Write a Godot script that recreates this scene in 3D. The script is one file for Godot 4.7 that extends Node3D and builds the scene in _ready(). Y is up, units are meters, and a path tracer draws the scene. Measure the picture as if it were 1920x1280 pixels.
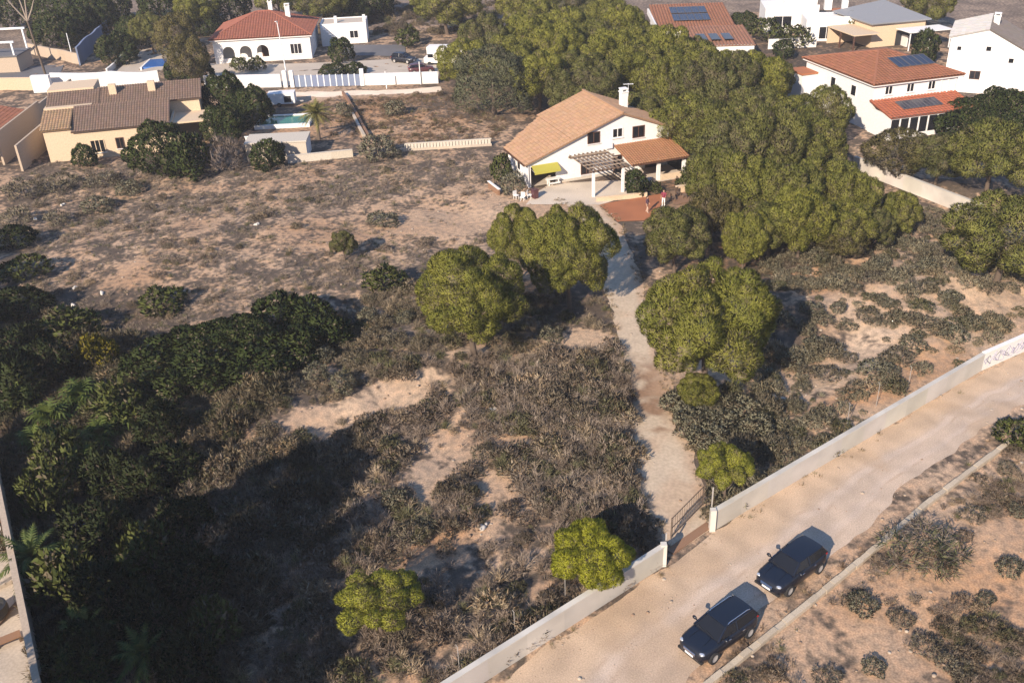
extends Node3D
# An aerial view of a dry plot with pines, a white house, a dirt track and neighbouring houses.
# Metres; the viewpoint hangs 36 m above the origin and looks towards -z.

const TX0 := -85.0
const TZ0 := -192.0
const TL := 165.0
var rng := RandomNumberGenerator.new()
var relief := FastNoiseLite.new()
var fine_relief := FastNoiseLite.new()
var M := {}
var used := {}
var flat_lines := []
var patches := []
var mask_bytes: PackedByteArray
var mask_n := 256


# ---------------------------------------------------------------- mesh builder
class MB:
	var v := PackedVector3Array()
	var n := PackedVector3Array()
	var c := PackedColorArray()
	var uv := PackedVector2Array()
	var idx := PackedInt32Array()
	var col := Color(1, 1, 1)

	func vert(p: Vector3, nn: Vector3, t := Vector2.ZERO) -> int:
		v.append(p)
		n.append(nn)
		c.append(col)
		uv.append(t)
		return v.size() - 1

	func tri(a: Vector3, b: Vector3, d: Vector3) -> void:  # counter-clockwise seen from outside
		var nn := (b - a).cross(d - a).normalized()
		var i := vert(a, nn)
		vert(b, nn)
		vert(d, nn)
		idx.append_array([i, i + 2, i + 1])

	func quad(a: Vector3, b: Vector3, d: Vector3, e: Vector3) -> void:
		var nn := (b - a).cross(d - a)
		if nn.length_squared() < 1e-10:
			nn = (d - a).cross(e - a)
		nn = nn.normalized()
		var i := vert(a, nn, Vector2(0, 1))
		vert(b, nn, Vector2(1, 1))
		vert(d, nn, Vector2(1, 0))
		vert(e, nn, Vector2(0, 0))
		idx.append_array([i, i + 2, i + 1, i, i + 3, i + 2])

	func box(lo: Vector3, hi: Vector3) -> void:
		var p := []
		for k in 8:
			p.append(Vector3(hi.x if k & 1 else lo.x, hi.y if k & 2 else lo.y, hi.z if k & 4 else lo.z))
		quad(p[4], p[5], p[7], p[6])
		quad(p[1], p[0], p[2], p[3])
		quad(p[0], p[4], p[6], p[2])
		quad(p[5], p[1], p[3], p[7])
		quad(p[6], p[7], p[3], p[2])
		quad(p[0], p[1], p[5], p[4])

	func beam(a: Vector3, b: Vector3, w: float, h: float) -> void:  # a box from a to b
		var d := (b - a).normalized()
		var up := Vector3.UP if absf(d.y) < 0.95 else Vector3.RIGHT
		var s := d.cross(up).normalized() * w * 0.5
		var t := s.cross(d).normalized() * h * 0.5
		var q := [a - s - t, a + s - t, a + s + t, a - s + t, b - s - t, b + s - t, b + s + t, b - s + t]
		quad(q[0], q[1], q[2], q[3])
		quad(q[7], q[6], q[5], q[4])
		quad(q[4], q[5], q[1], q[0])
		quad(q[5], q[6], q[2], q[1])
		quad(q[6], q[7], q[3], q[2])
		quad(q[7], q[4], q[0], q[3])

	func tube(pts: Array, radii: Array, sides := 6, cap := true) -> void:
		var base := v.size()
		for k in pts.size():
			var d: Vector3 = (pts[mini(k + 1, pts.size() - 1)] - pts[maxi(k - 1, 0)]).normalized()
			var s := d.cross(Vector3(0.31, 0.2, 0.93)).normalized()
			var t := s.cross(d)
			for j in sides:
				var a := TAU * j / sides
				var o := s * cos(a) + t * sin(a)
				vert(pts[k] + o * radii[k], o)
		for k in pts.size() - 1:
			for j in sides:
				var a0 := base + k * sides + j
				var a1 := base + k * sides + (j + 1) % sides
				idx.append_array([a0, a1, a0 + sides, a1, a1 + sides, a0 + sides])
		if cap:
			var e := base + (pts.size() - 1) * sides
			for j in range(1, sides - 1):
				idx.append_array([e, e + j, e + j + 1])

	func lathe(prof: Array, sides := 12, at := Vector3.ZERO, axis := Basis()) -> void:  # prof: Vector2(radius, height)
		for k in prof.size() - 1:
			for j in sides:
				var a := TAU * j / sides
				var b := TAU * (j + 1) / sides
				var p0: Vector2 = prof[k]
				var p1: Vector2 = prof[k + 1]
				quad(at + axis * Vector3(cos(b) * p0.x, p0.y, sin(b) * p0.x), at + axis * Vector3(cos(a) * p0.x, p0.y, sin(a) * p0.x), at + axis * Vector3(cos(a) * p1.x, p1.y, sin(a) * p1.x), at + axis * Vector3(cos(b) * p1.x, p1.y, sin(b) * p1.x))

	func extrude(poly: PackedVector2Array, z0: float, z1: float) -> void:  # polygon in x,y (counter-clockwise), z0 < z1
		var t := Geometry2D.triangulate_polygon(poly)
		for k in range(0, t.size(), 3):
			var a := poly[t[k]]
			var b := poly[t[k + 1]]
			var d := poly[t[k + 2]]
			if (b - a).cross(d - a) < 0:
				var sw := b
				b = d
				d = sw
			tri(Vector3(a.x, a.y, z1), Vector3(b.x, b.y, z1), Vector3(d.x, d.y, z1))
			tri(Vector3(a.x, a.y, z0), Vector3(d.x, d.y, z0), Vector3(b.x, b.y, z0))
		for k in poly.size():
			var a := poly[k]
			var b := poly[(k + 1) % poly.size()]
			quad(Vector3(a.x, a.y, z1), Vector3(a.x, a.y, z0), Vector3(b.x, b.y, z0), Vector3(b.x, b.y, z1))

	func slab(poly: PackedVector2Array, y0: float, y1: float) -> void:  # polygon in x,z
		var t := Geometry2D.triangulate_polygon(poly)
		for k in range(0, t.size(), 3):
			var a := poly[t[k]]
			var b := poly[t[k + 1]]
			var d := poly[t[k + 2]]
			if (b - a).cross(d - a) > 0:
				var sw := b
				b = d
				d = sw
			tri(Vector3(a.x, y1, a.y), Vector3(b.x, y1, b.y), Vector3(d.x, y1, d.y))
		var turn := 0.0
		for k in poly.size():
			turn += poly[k].cross(poly[(k + 1) % poly.size()])
		for k in poly.size():
			var a := poly[k]
			var b := poly[(k + 1) % poly.size()]
			if turn > 0:
				quad(Vector3(b.x, y0, b.y), Vector3(a.x, y0, a.y), Vector3(a.x, y1, a.y), Vector3(b.x, y1, b.y))
			else:
				quad(Vector3(a.x, y0, a.y), Vector3(b.x, y0, b.y), Vector3(b.x, y1, b.y), Vector3(a.x, y1, a.y))

	func ball(at: Vector3, r: Vector3, rings := 6, sides := 8) -> void:
		var base := v.size()
		for k in rings + 1:
			var a := PI * k / rings
			for j in sides:
				var b := TAU * j / sides
				var o := Vector3(sin(a) * cos(b), cos(a), sin(a) * sin(b))
				vert(at + o * r, (o / r).normalized())
		for k in rings:
			for j in sides:
				var a0 := base + k * sides + j
				var a1 := base + k * sides + (j + 1) % sides
				idx.append_array([a0, a0 + sides, a1, a1, a0 + sides, a1 + sides])

	func loft(rings: Array, closed := true) -> void:  # rings of points, smoothed
		var m: int = rings[0].size()
		var acc := []
		for k in rings.size():
			var row := []
			for j in m:
				var pa: Vector3 = rings[mini(k + 1, rings.size() - 1)][j]
				var pb: Vector3 = rings[maxi(k - 1, 0)][j]
				var pc: Vector3 = rings[k][(j + 1) % m]
				var pd: Vector3 = rings[k][(j + m - 1) % m]
				row.append((pc - pd).cross(pa - pb).normalized())
			acc.append(row)
		var base := v.size()
		for k in rings.size():
			for j in m:
				vert(rings[k][j], acc[k][j])
		for k in rings.size() - 1:
			for j in (m if closed else m - 1):
				var a0 := base + k * m + j
				var a1 := base + k * m + (j + 1) % m
				idx.append_array([a0, a0 + m, a1, a1, a0 + m, a1 + m])
		for e in [0, rings.size() - 1]:
			var mid := Vector3.ZERO
			for p in rings[e]:
				mid += p
			mid /= m
			for j in m:
				if e == 0:
					tri(mid, rings[e][(j + 1) % m], rings[e][j])
				else:
					tri(mid, rings[e][j], rings[e][(j + 1) % m])

	func mesh() -> ArrayMesh:
		var a := []
		a.resize(Mesh.ARRAY_MAX)
		a[Mesh.ARRAY_VERTEX] = v
		a[Mesh.ARRAY_NORMAL] = n
		a[Mesh.ARRAY_COLOR] = c
		a[Mesh.ARRAY_TEX_UV] = uv
		a[Mesh.ARRAY_INDEX] = idx
		var m := ArrayMesh.new()
		m.add_surface_from_arrays(Mesh.PRIMITIVE_TRIANGLES, a)
		return m


# ---------------------------------------------------------------- naming
func numbered(called: String) -> String:
	if not used.has(called):
		used[called] = 0
		return called
	used[called] += 1
	return "%s_%03d" % [called, used[called]]


func part(called: String, mb, mat: Material, parent: Node3D) -> MeshInstance3D:
	var o := MeshInstance3D.new()
	var nm := called
	var k := 0
	while parent.has_node(NodePath(nm)):
		k += 1
		nm = "%s_%03d" % [called, k]
	o.name = nm
	o.mesh = mb.mesh() if mb is MB else mb
	o.material_override = mat
	parent.add_child(o, true)
	return o


func thing(called: String, label: String, category: String, at: Vector3, deg := 0.0, group := "") -> Node3D:
	var o := Node3D.new()
	o.name = numbered(called)
	add_child(o, true)
	o.position = at
	o.rotation.y = deg_to_rad(deg)
	tag(o, label, category, group)
	return o


func tag(o: Node3D, label: String, category: String, group := "") -> void:
	o.set_meta("label", label)
	o.set_meta("category", category)
	if group:
		o.set_meta("group", group)


func single(called: String, mb, mat: Material, label: String, category: String, at := Vector3.ZERO, deg := 0.0, group := "") -> MeshInstance3D:
	var o := MeshInstance3D.new()
	o.name = numbered(called)
	o.mesh = mb.mesh() if mb is MB else mb
	o.material_override = mat
	add_child(o, true)
	o.position = at
	o.rotation.y = deg_to_rad(deg)
	tag(o, label, category, group)
	return o


func struct(called: String, mb, mat: Material, kind := "structure") -> MeshInstance3D:
	var o := MeshInstance3D.new()
	o.name = numbered(called)
	o.mesh = mb.mesh() if mb is MB else mb
	o.material_override = mat
	o.set_meta("kind", kind)
	add_child(o, true)
	return o


# ---------------------------------------------------------------- materials
func lin(r: float, g: float, b: float) -> Color:
	return Color(r, g, b).linear_to_srgb()


func noise_tex(freq: float, dark: float, seed_: int, octaves := 4, size := 512, kind := FastNoiseLite.TYPE_SIMPLEX_SMOOTH) -> NoiseTexture2D:
	var f := FastNoiseLite.new()
	f.seed = seed_
	f.noise_type = kind
	f.frequency = freq
	f.fractal_octaves = octaves
	var t := NoiseTexture2D.new()
	t.width = size
	t.height = size
	t.seamless = true
	t.noise = f
	var g := Gradient.new()
	g.set_color(0, Color(dark, dark, dark))
	g.set_color(1, Color(1, 1, 1))
	t.color_ramp = g
	return t


func mat(key: String, r: float, g: float, b: float, rough := 0.85, tex: Texture2D = null, scale := 0.3, bump := 0.0) -> StandardMaterial3D:
	var m := StandardMaterial3D.new()
	m.resource_name = key
	m.albedo_color = lin(r, g, b)
	m.roughness = rough
	m.vertex_color_use_as_albedo = true
	if tex:
		m.albedo_texture = tex
		m.uv1_triplanar = true
		m.uv1_world_triplanar = true
		m.uv1_scale = Vector3.ONE * scale
	if bump > 0:
		m.heightmap_enabled = true
		m.heightmap_texture = tex
		m.heightmap_scale = bump
	M[key] = m
	return m


func leaf_mat(key: String, back := 0.35) -> StandardMaterial3D:
	var m := StandardMaterial3D.new()
	m.resource_name = key
	m.vertex_color_use_as_albedo = true
	m.roughness = 0.75
	m.metallic_specular = 0.3
	m.cull_mode = BaseMaterial3D.CULL_DISABLED
	if back > 0:
		m.backlight_enabled = true
		m.backlight = Color(back, back, back * 0.8)
	M[key] = m
	return m


func make_materials() -> void:
	var t1 := noise_tex(0.03, 0.86, 3, 6)
	var t2 := noise_tex(0.05, 0.8, 5, 5)
	mat("white", 0.78, 0.765, 0.74, 0.8, noise_tex(0.02, 0.93, 11, 6), 0.25)
	mat("patio", 0.68, 0.58, 0.46, 0.9, t1, 0.4)
	mat("cream_white", 0.6, 0.54, 0.45, 0.85, t1, 0.3)
	mat("cream", 0.7, 0.54, 0.37, 0.85, t1, 0.3)
	mat("grey_plaster", 0.5, 0.4, 0.3, 0.9, t1, 0.3)
	mat("concrete", 0.56, 0.48, 0.39, 0.92, t1, 0.35, 0.6)
	mat("wall_concrete", 0.61, 0.575, 0.51, 0.92, noise_tex(0.01, 0.8, 61, 6, 512), 0.06)
	mat("drive", 1, 1, 1, 0.95, t1, 0.22, 0.8)
	mat("beam", 0.6, 0.5, 0.37, 0.95, t2, 0.5)
	mat("tile", 1, 1, 1, 0.88, t2, 0.8)
	mat("paint", 1, 1, 1, 0.75)
	mat("terrace", 0.42, 0.155, 0.065, 0.85, t1, 0.6)
	mat("wood", 0.17, 0.115, 0.08, 0.8, t2, 1.5)
	mat("pale_wood", 0.45, 0.36, 0.27, 0.8, t2, 1.5)
	mat("brick", 0.3, 0.17, 0.1, 0.9, t2, 1.5)
	mat("dark", 0.02, 0.02, 0.022, 0.6)
	mat("brown_frame", 0.09, 0.045, 0.03, 0.5)
	mat("steel", 0.35, 0.33, 0.31, 0.45)
	mat("solar_frame", 0.1, 0.1, 0.11, 0.5)
	mat("rust", 0.16, 0.1, 0.075, 0.8)
	mat("asphalt", 0.16, 0.155, 0.16, 0.9, t2, 0.5)
	mat("awning", 0.36, 0.33, 0.05, 0.8)
	mat("bark", 0.13, 0.095, 0.07, 0.95, t2, 2.0)
	mat("pale_bark", 0.36, 0.3, 0.24, 0.95, t2, 2.0)
	mat("blue_wall", 0.19, 0.24, 0.36, 0.8, t1, 0.4)
	mat("grey_roof", 0.27, 0.28, 0.3, 0.6, t2, 0.6)
	mat("white_metal", 0.75, 0.76, 0.76, 0.4)
	mat("stone", 1, 1, 1, 0.95, t2, 2.0)
	var glass := mat("glass", 0.012, 0.013, 0.016, 0.12)
	glass.metallic_specular = 0.45
	var solar := mat("solar", 0.012, 0.015, 0.03, 0.25)
	solar.clearcoat_enabled = true
	var pool := mat("green_water", 0.015, 0.16, 0.085, 0.12)
	pool.metallic_specular = 0.5
	var pool2 := mat("blue_water", 0.05, 0.15, 0.42, 0.15)
	pool2.metallic_specular = 0.5
	var car := mat("car_paint", 0.004, 0.006, 0.013, 0.4)
	car.clearcoat_enabled = true
	car.clearcoat = 0.35
	car.clearcoat_roughness = 0.06
	var car2 := mat("maroon_paint", 0.07, 0.014, 0.018, 0.3)
	car2.clearcoat_enabled = true
	var chrome := mat("chrome", 0.75, 0.75, 0.76, 0.18)
	chrome.metallic = 1.0
	mat("rubber", 0.015, 0.015, 0.016, 0.9)
	var lamp := mat("headlight", 0.6, 0.62, 0.65, 0.1)
	lamp.metallic = 0.6
	mat("red_lens", 0.3, 0.01, 0.01, 0.2)
	leaf_mat("leaf", 0.45)
	leaf_mat("dry", 0.0)
	mat("skin_cloth", 1, 1, 1, 0.85)


# ---------------------------------------------------------------- terrain
func seg_dist(p: Vector2, a: Vector2, b: Vector2) -> float:
	return p.distance_to(Geometry2D.get_closest_point_to_segment(p, a, b))


var th_cache := {}


func th_raw(x: float, z: float) -> float:
	var p := Vector2(x, z)
	var h := relief.get_noise_2d(x, z) * 0.75 + fine_relief.get_noise_2d(x, z) * 0.14
	# the sandy right part is hummocky, and a low eroded bank crosses the middle of the plot
	h *= 1.0 + 1.5 * smoothstep(14.0, 24.0, x) * smoothstep(-46.0, -56.0, z)
	var ba := Vector2(-15.03, -53.37)
	var bb := Vector2(-3.63, -61.19)
	var bd := (bb - ba).normalized()
	var al := (p - ba).dot(bd)
	var ac := (p - ba).dot(Vector2(bd.y, -bd.x))
	h += 0.75 * smoothstep(-0.9, 0.9, ac + relief.get_noise_2d(x * 4.0, z * 4.0) * 1.2) * (1.0 - smoothstep(3.0, 12.0, ac)) * smoothstep(-4.0, 1.0, al) * (1.0 - smoothstep(ba.distance_to(bb) - 1.0, ba.distance_to(bb) + 5.0, al))
	var k := 1.0
	for f in flat_lines:
		if p.x < f[3] or p.x > f[4] or p.y < f[5] or p.y > f[6]:
			continue
		var d := seg_dist(p, f[0], f[1])
		k = minf(k, smoothstep(f[2], f[2] + 3.0, d))
		if k <= 0.0:
			break
	var e := minf(minf(x - TX0, TX0 + TL - x), minf(z - TZ0, TZ0 + TL - z))
	return h * k * smoothstep(0.0, 8.0, e)


var grid_h := PackedFloat32Array()
const GN := 220


func make_grid() -> void:
	grid_h.resize((GN + 1) * (GN + 1))
	for j in GN + 1:
		for i in GN + 1:
			grid_h[j * (GN + 1) + i] = th_raw(TX0 + TL * i / GN, TZ0 + TL * j / GN)


func th(x: float, z: float) -> float:
	var fx := (x - TX0) / TL * GN
	var fz := (z - TZ0) / TL * GN
	if fx <= 0 or fz <= 0 or fx >= GN or fz >= GN:
		return 0.0
	var i := int(fx)
	var j := int(fz)
	var a := j * (GN + 1) + i
	return lerpf(lerpf(grid_h[a], grid_h[a + 1], fx - i), lerpf(grid_h[a + GN + 1], grid_h[a + GN + 2], fx - i), fz - j)


func g3(p: Vector2, up := 0.0) -> Vector3:
	return Vector3(p.x, th(p.x, p.y) + up, p.y)


func flat(a: Vector2, b: Vector2, w: float) -> void:
	var m := w + 3.0
	flat_lines.append([a, b, w, minf(a.x, b.x) - m, maxf(a.x, b.x) + m, minf(a.y, b.y) - m, maxf(a.y, b.y) + m])


# a patch of ground: centre, radii along and across, turn, how bare, how orange, how dark with leaf litter
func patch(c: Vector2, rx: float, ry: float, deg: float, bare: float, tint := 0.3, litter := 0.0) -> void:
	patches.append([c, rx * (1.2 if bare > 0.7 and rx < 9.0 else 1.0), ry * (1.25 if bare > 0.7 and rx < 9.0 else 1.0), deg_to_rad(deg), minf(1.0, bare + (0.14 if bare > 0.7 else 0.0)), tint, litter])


func make_mask() -> void:
	var n := mask_n
	var bare := PackedFloat32Array()
	var tint := PackedFloat32Array()
	var lit := PackedFloat32Array()
	bare.resize(n * n)
	tint.resize(n * n)
	lit.resize(n * n)
	bare.fill(0.36)
	tint.fill(0.35)
	for q in patches:
		var r := maxf(q[1], q[2]) * 1.5
		var i0 := clampi(int((q[0].x - r - TX0) / TL * n), 0, n - 1)
		var i1 := clampi(int((q[0].x + r - TX0) / TL * n), 0, n - 1)
		var j0 := clampi(int((q[0].y - r - TZ0) / TL * n), 0, n - 1)
		var j1 := clampi(int((q[0].y + r - TZ0) / TL * n), 0, n - 1)
		for j in range(j0, j1 + 1):
			for i in range(i0, i1 + 1):
				var d: Vector2 = (Vector2(TX0 + (i + 0.5) * TL / n, TZ0 + (j + 0.5) * TL / n) - q[0]).rotated(q[3])
				var e := sqrt((d.x / q[1]) ** 2 + (d.y / q[2]) ** 2)
				var w := 1.0 - smoothstep(0.55, 1.4, e)
				if w <= 0:
					continue
				var a := j * n + i
				bare[a] = lerpf(bare[a], q[4], w)
				tint[a] = lerpf(tint[a], q[5], w)
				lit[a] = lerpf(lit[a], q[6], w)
	var im := Image.create(n, n, false, Image.FORMAT_RGB8)
	for j in n:
		for i in n:
			var a := j * n + i
			im.set_pixel(i, j, Color(bare[a], tint[a], lit[a]))
	mask_bytes = im.get_data()


func bare_at(x: float, z: float) -> float:
	var i := clampi(int((x - TX0) / TL * mask_n), 0, mask_n - 1)
	var j := clampi(int((z - TZ0) / TL * mask_n), 0, mask_n - 1)
	return mask_bytes[(j * mask_n + i) * 3] / 255.0


func field(freq: float, s: int, n: int, oct := 4) -> PackedByteArray:
	var f := FastNoiseLite.new()
	f.seed = s
	f.frequency = freq
	f.fractal_octaves = oct
	var im := f.get_image(n, n, false, false, true)
	im.convert(Image.FORMAT_L8)
	return im.get_data()


func ground_texture() -> ImageTexture:
	var n := 1536
	var a := field(0.008, 21, n)
	var b := field(0.035, 22, n)
	var c := field(0.16, 23, n, 3)
	var low := Image.create_from_data(mask_n, mask_n, false, Image.FORMAT_RGB8, mask_bytes)
	low.resize(n, n, Image.INTERPOLATE_BILINEAR)
	var m := low.get_data()
	var out := PackedByteArray()
	out.resize(n * n * 3)
	var veg := Vector3(0.2, 0.162, 0.127)
	var veg2 := Vector3(0.15, 0.115, 0.09)
	var pale := Vector3(0.68, 0.515, 0.37)
	var orange := Vector3(0.56, 0.325, 0.18)
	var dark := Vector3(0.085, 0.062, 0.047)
	var lut := PackedByteArray()
	lut.resize(1025)
	for k in 1025:
		lut[k] = int(255.0 * Color(k / 1024.0, 0, 0).linear_to_srgb().r)
	for k in n * n:
		var nb := (b[k] - 128) * 0.0042
		var nc := (c[k] - 128) * 0.0026
		var na := (a[k] - 128) * 0.0022
		var t := clampf((m[k * 3] * 0.003922 + nb + nc + na - 0.5) * 2.6 + 0.5, 0.0, 1.0)
		var o := clampf(m[k * 3 + 1] * 0.003922 + na * 0.9 + nc, 0.0, 1.0)
		var q := veg.lerp(veg2, clampf(0.5 + nc * 2.5 - nb, 0.0, 1.0)).lerp(pale.lerp(orange, o), t)
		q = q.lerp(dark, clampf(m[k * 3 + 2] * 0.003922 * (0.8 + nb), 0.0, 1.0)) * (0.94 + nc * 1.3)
		out[k * 3] = lut[int(q.x * 1024)]
		out[k * 3 + 1] = lut[int(q.y * 1024)]
		out[k * 3 + 2] = lut[int(q.z * 1024)]
	return ImageTexture.create_from_image(Image.create_from_data(n, n, false, Image.FORMAT_RGB8, out))


func build_ground() -> void:
	var near := MB.new()
	for j in GN + 1:
		for i in GN + 1:
			var x := TX0 + TL * i / GN
			var z := TZ0 + TL * j / GN
			var h := grid_h[j * (GN + 1) + i]
			var hx := grid_h[j * (GN + 1) + mini(i + 1, GN)] - grid_h[j * (GN + 1) + maxi(i - 1, 0)]
			var hz := grid_h[mini(j + 1, GN) * (GN + 1) + i] - grid_h[maxi(j - 1, 0) * (GN + 1) + i]
			near.vert(Vector3(x, h, z), Vector3(-hx, 2.0 * TL / GN, -hz).normalized(), Vector2(float(i) / GN, float(j) / GN))
	for j in GN:
		for i in GN:
			var a := j * (GN + 1) + i
			near.idx.append_array([a, a + 1, a + GN + 1, a + 1, a + GN + 2, a + GN + 1])
	var m := StandardMaterial3D.new()
	m.resource_name = "dry_soil"
	m.albedo_texture = ground_texture()
	m.roughness = 0.97
	m.metallic_specular = 0.2
	m.detail_enabled = true
	m.detail_blend_mode = BaseMaterial3D.BLEND_MODE_MUL
	m.detail_uv_layer = BaseMaterial3D.DETAIL_UV_2
	m.detail_albedo = noise_tex(0.06, 0.68, 31, 5)
	m.uv2_triplanar = true
	m.uv2_world_triplanar = true
	m.uv2_scale = Vector3.ONE * 0.21
	var mesh := near.mesh()
	var far := MB.new()
	var xs := [-4000.0, -1500.0, -600.0, -320.0, -220.0, -150.0, -115.0, TX0, -45.0, 0.0, 40.0, TX0 + TL, 110.0, 150.0, 220.0, 320.0, 600.0, 1500.0, 4000.0]
	var zs := [-4000.0, -1500.0, -700.0, -420.0, -320.0, -270.0, -230.0, TZ0, -150.0, -110.0, -70.0, TZ0 + TL, 0.0, 60.0, 300.0, 1000.0, 4000.0]
	for j in zs.size() - 1:
		for i in xs.size() - 1:
			if xs[i] >= TX0 and xs[i + 1] <= TX0 + TL and zs[j] >= TZ0 and zs[j + 1] <= TZ0 + TL:
				continue
			far.quad(Vector3(xs[i], 0, zs[j + 1]), Vector3(xs[i + 1], 0, zs[j + 1]), Vector3(xs[i + 1], 0, zs[j]), Vector3(xs[i], 0, zs[j]))
	far.mesh()
	var fa := []
	fa.resize(Mesh.ARRAY_MAX)
	fa[Mesh.ARRAY_VERTEX] = far.v
	fa[Mesh.ARRAY_NORMAL] = far.n
	fa[Mesh.ARRAY_COLOR] = far.c
	fa[Mesh.ARRAY_TEX_UV] = far.uv
	fa[Mesh.ARRAY_INDEX] = far.idx
	mesh.add_surface_from_arrays(Mesh.PRIMITIVE_TRIANGLES, fa)
	var fm := StandardMaterial3D.new()
	fm.resource_name = "far_fields"
	fm.roughness = 0.97
	var ft := noise_tex(0.01, 0.0, 41, 6, 1024)
	var g := Gradient.new()
	g.set_color(0, lin(0.2, 0.145, 0.105))
	g.set_color(1, lin(0.6, 0.44, 0.31))
	g.add_point(0.5, lin(0.38, 0.275, 0.2))
	ft.color_ramp = g
	fm.albedo_texture = ft
	fm.uv1_triplanar = true
	fm.uv1_world_triplanar = true
	fm.uv1_scale = Vector3.ONE * 0.016
	fm.detail_enabled = true
	fm.detail_blend_mode = BaseMaterial3D.BLEND_MODE_MUL
	fm.detail_uv_layer = BaseMaterial3D.DETAIL_UV_2
	fm.detail_albedo = noise_tex(0.05, 0.45, 33, 5)
	fm.uv2_triplanar = true
	fm.uv2_world_triplanar = true
	fm.uv2_scale = Vector3.ONE * 0.06
	var o := MeshInstance3D.new()
	o.name = "ground"
	o.mesh = mesh
	o.set_surface_override_material(0, m)
	o.set_surface_override_material(1, fm)
	o.set_meta("kind", "structure")
	add_child(o, true)


# a strip of road draped between two edges; cols: colour across at t in 0..1
func ribbon(left: Array, right: Array, steps: int, across: int, ragged: float, shade: Callable, up := 0.03) -> MB:
	var mb := MB.new()
	var l := curve(left)
	var r := curve(right)
	for k in steps + 1:
		var t := float(k) / steps
		var a := along(l, t)
		var b := along(r, t)
		var d := (b - a).normalized()
		a += d * (relief.get_noise_2d(a.x * 4.0, a.y * 4.0) * 1.2 + fine_relief.get_noise_2d(a.x, a.y) * 0.7) * ragged
		b += d * (relief.get_noise_2d(b.x * 4.0, b.y * 4.0) * 1.2 + fine_relief.get_noise_2d(b.x, b.y) * 0.7) * ragged
		for j in across + 1:
			var s := float(j) / across
			var p := a.lerp(b, s)
			mb.col = shade.call(s, t, p)
			var lip := -0.05 if j == 0 or j == across else 0.0
			mb.vert(Vector3(p.x, th(p.x, p.y) + up + lip, p.y), Vector3.UP)
	for k in steps:
		for j in across:
			var a := k * (across + 1) + j
			var w := [a, a + 1, a + across + 1, a + across + 2]
			var cr := (mb.v[w[1]] - mb.v[a]).cross(mb.v[w[2]] - mb.v[a]).y
			if cr < 0:
				mb.idx.append_array([a, a + 1, w[2], w[1], w[3], w[2]])
			else:
				mb.idx.append_array([a, w[2], a + 1, w[1], w[2], w[3]])
	return mb


func curve(pts: Array) -> Curve2D:
	var c := Curve2D.new()
	for k in pts.size():
		var d: Vector2 = (pts[mini(k + 1, pts.size() - 1)] - pts[maxi(k - 1, 0)]) / 6.0
		c.add_point(pts[k], -d, d)
	return c


func along(c: Curve2D, t: float) -> Vector2:
	return c.sample_baked(t * c.get_baked_length())


# ---------------------------------------------------------------- plants
func rdir(r: RandomNumberGenerator) -> Vector3:
	var y := r.randf_range(-1.0, 1.0)
	var a := r.randf() * TAU
	var s := sqrt(1.0 - y * y)
	return Vector3(s * cos(a), y, s * sin(a))


# leaf sprays on the shells of many overlapping lobes; o: per (per m2), len, wid, a, b (colours), twig (colour), twigs (share), up, low (lowest direction)
func foliage(s: int, lobes: Array, o: Dictionary) -> ArrayMesh:
	var r := RandomNumberGenerator.new()
	r.seed = s
	var v := PackedVector3Array()
	var n := PackedVector3Array()
	var c := PackedColorArray()
	var idx := PackedInt32Array()
	var ca: Color = o.a
	var cb: Color = o.b
	var tw: Color = o.get("twig", Color(0.16, 0.13, 0.09))
	var share: float = o.get("twigs", 0.1)
	var up: float = o.get("up", 0.5)
	var low: float = o.get("low", -0.6)
	var ll: float = o.len
	var lw: float = o.wid
	var per: float = o.per
	var fluff: float = o.get("fluff", 0.34)
	for q in lobes:
		var cen: Vector3 = q[0]
		var rad: float = q[1]
		var tint := r.randf()
		var dead := share * (3.2 if tint > 0.78 else 0.55)
		var count := int(4.0 * PI * rad * rad * per)
		for k in count:
			var d := rdir(r)
			if d.y < low:
				continue
			var p := cen + d * rad * (1.0 - 0.4 * r.randf() * r.randf())
			if p.y < 0.03:
				continue
			var hidden := false
			for w in lobes:
				if w[0] != cen and p.distance_squared_to(w[0]) < w[1] * w[1] * 0.6:
					hidden = true
					break
			if hidden:
				continue
			var ax := (d + Vector3(0, up, 0) + rdir(r) * 0.75).normalized()
			var sd := ax.cross(rdir(r)).normalized()
			var l := ll * r.randf_range(0.6, 1.55)
			var w2 := lw * r.randf_range(0.7, 1.3) * 0.5
			var nn := (d + rdir(r) * fluff).normalized()
			var fn := ax.cross(sd)
			if fn.dot(nn) < 0:
				sd = -sd
			var col := ca.lerp(cb, clampf(0.08 + tint * 0.5 + r.randf() * 0.34, 0, 1))
			if r.randf() < dead:
				col = tw.lerp(ca, r.randf() * 0.4)
			var i := v.size()
			v.append(p - ax * l * 0.4)
			v.append(p + sd * w2)
			v.append(p + ax * l * 0.6)
			v.append(p - sd * w2)
			for e in 4:
				n.append(nn)
				c.append(col)
			idx.append_array([i, i + 1, i + 2, i, i + 2, i + 3])
	var a := []
	a.resize(Mesh.ARRAY_MAX)
	a[Mesh.ARRAY_VERTEX] = v
	a[Mesh.ARRAY_NORMAL] = n
	a[Mesh.ARRAY_COLOR] = c
	a[Mesh.ARRAY_INDEX] = idx
	var m := ArrayMesh.new()
	m.add_surface_from_arrays(Mesh.PRIMITIVE_TRIANGLES, a)
	return m


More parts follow.
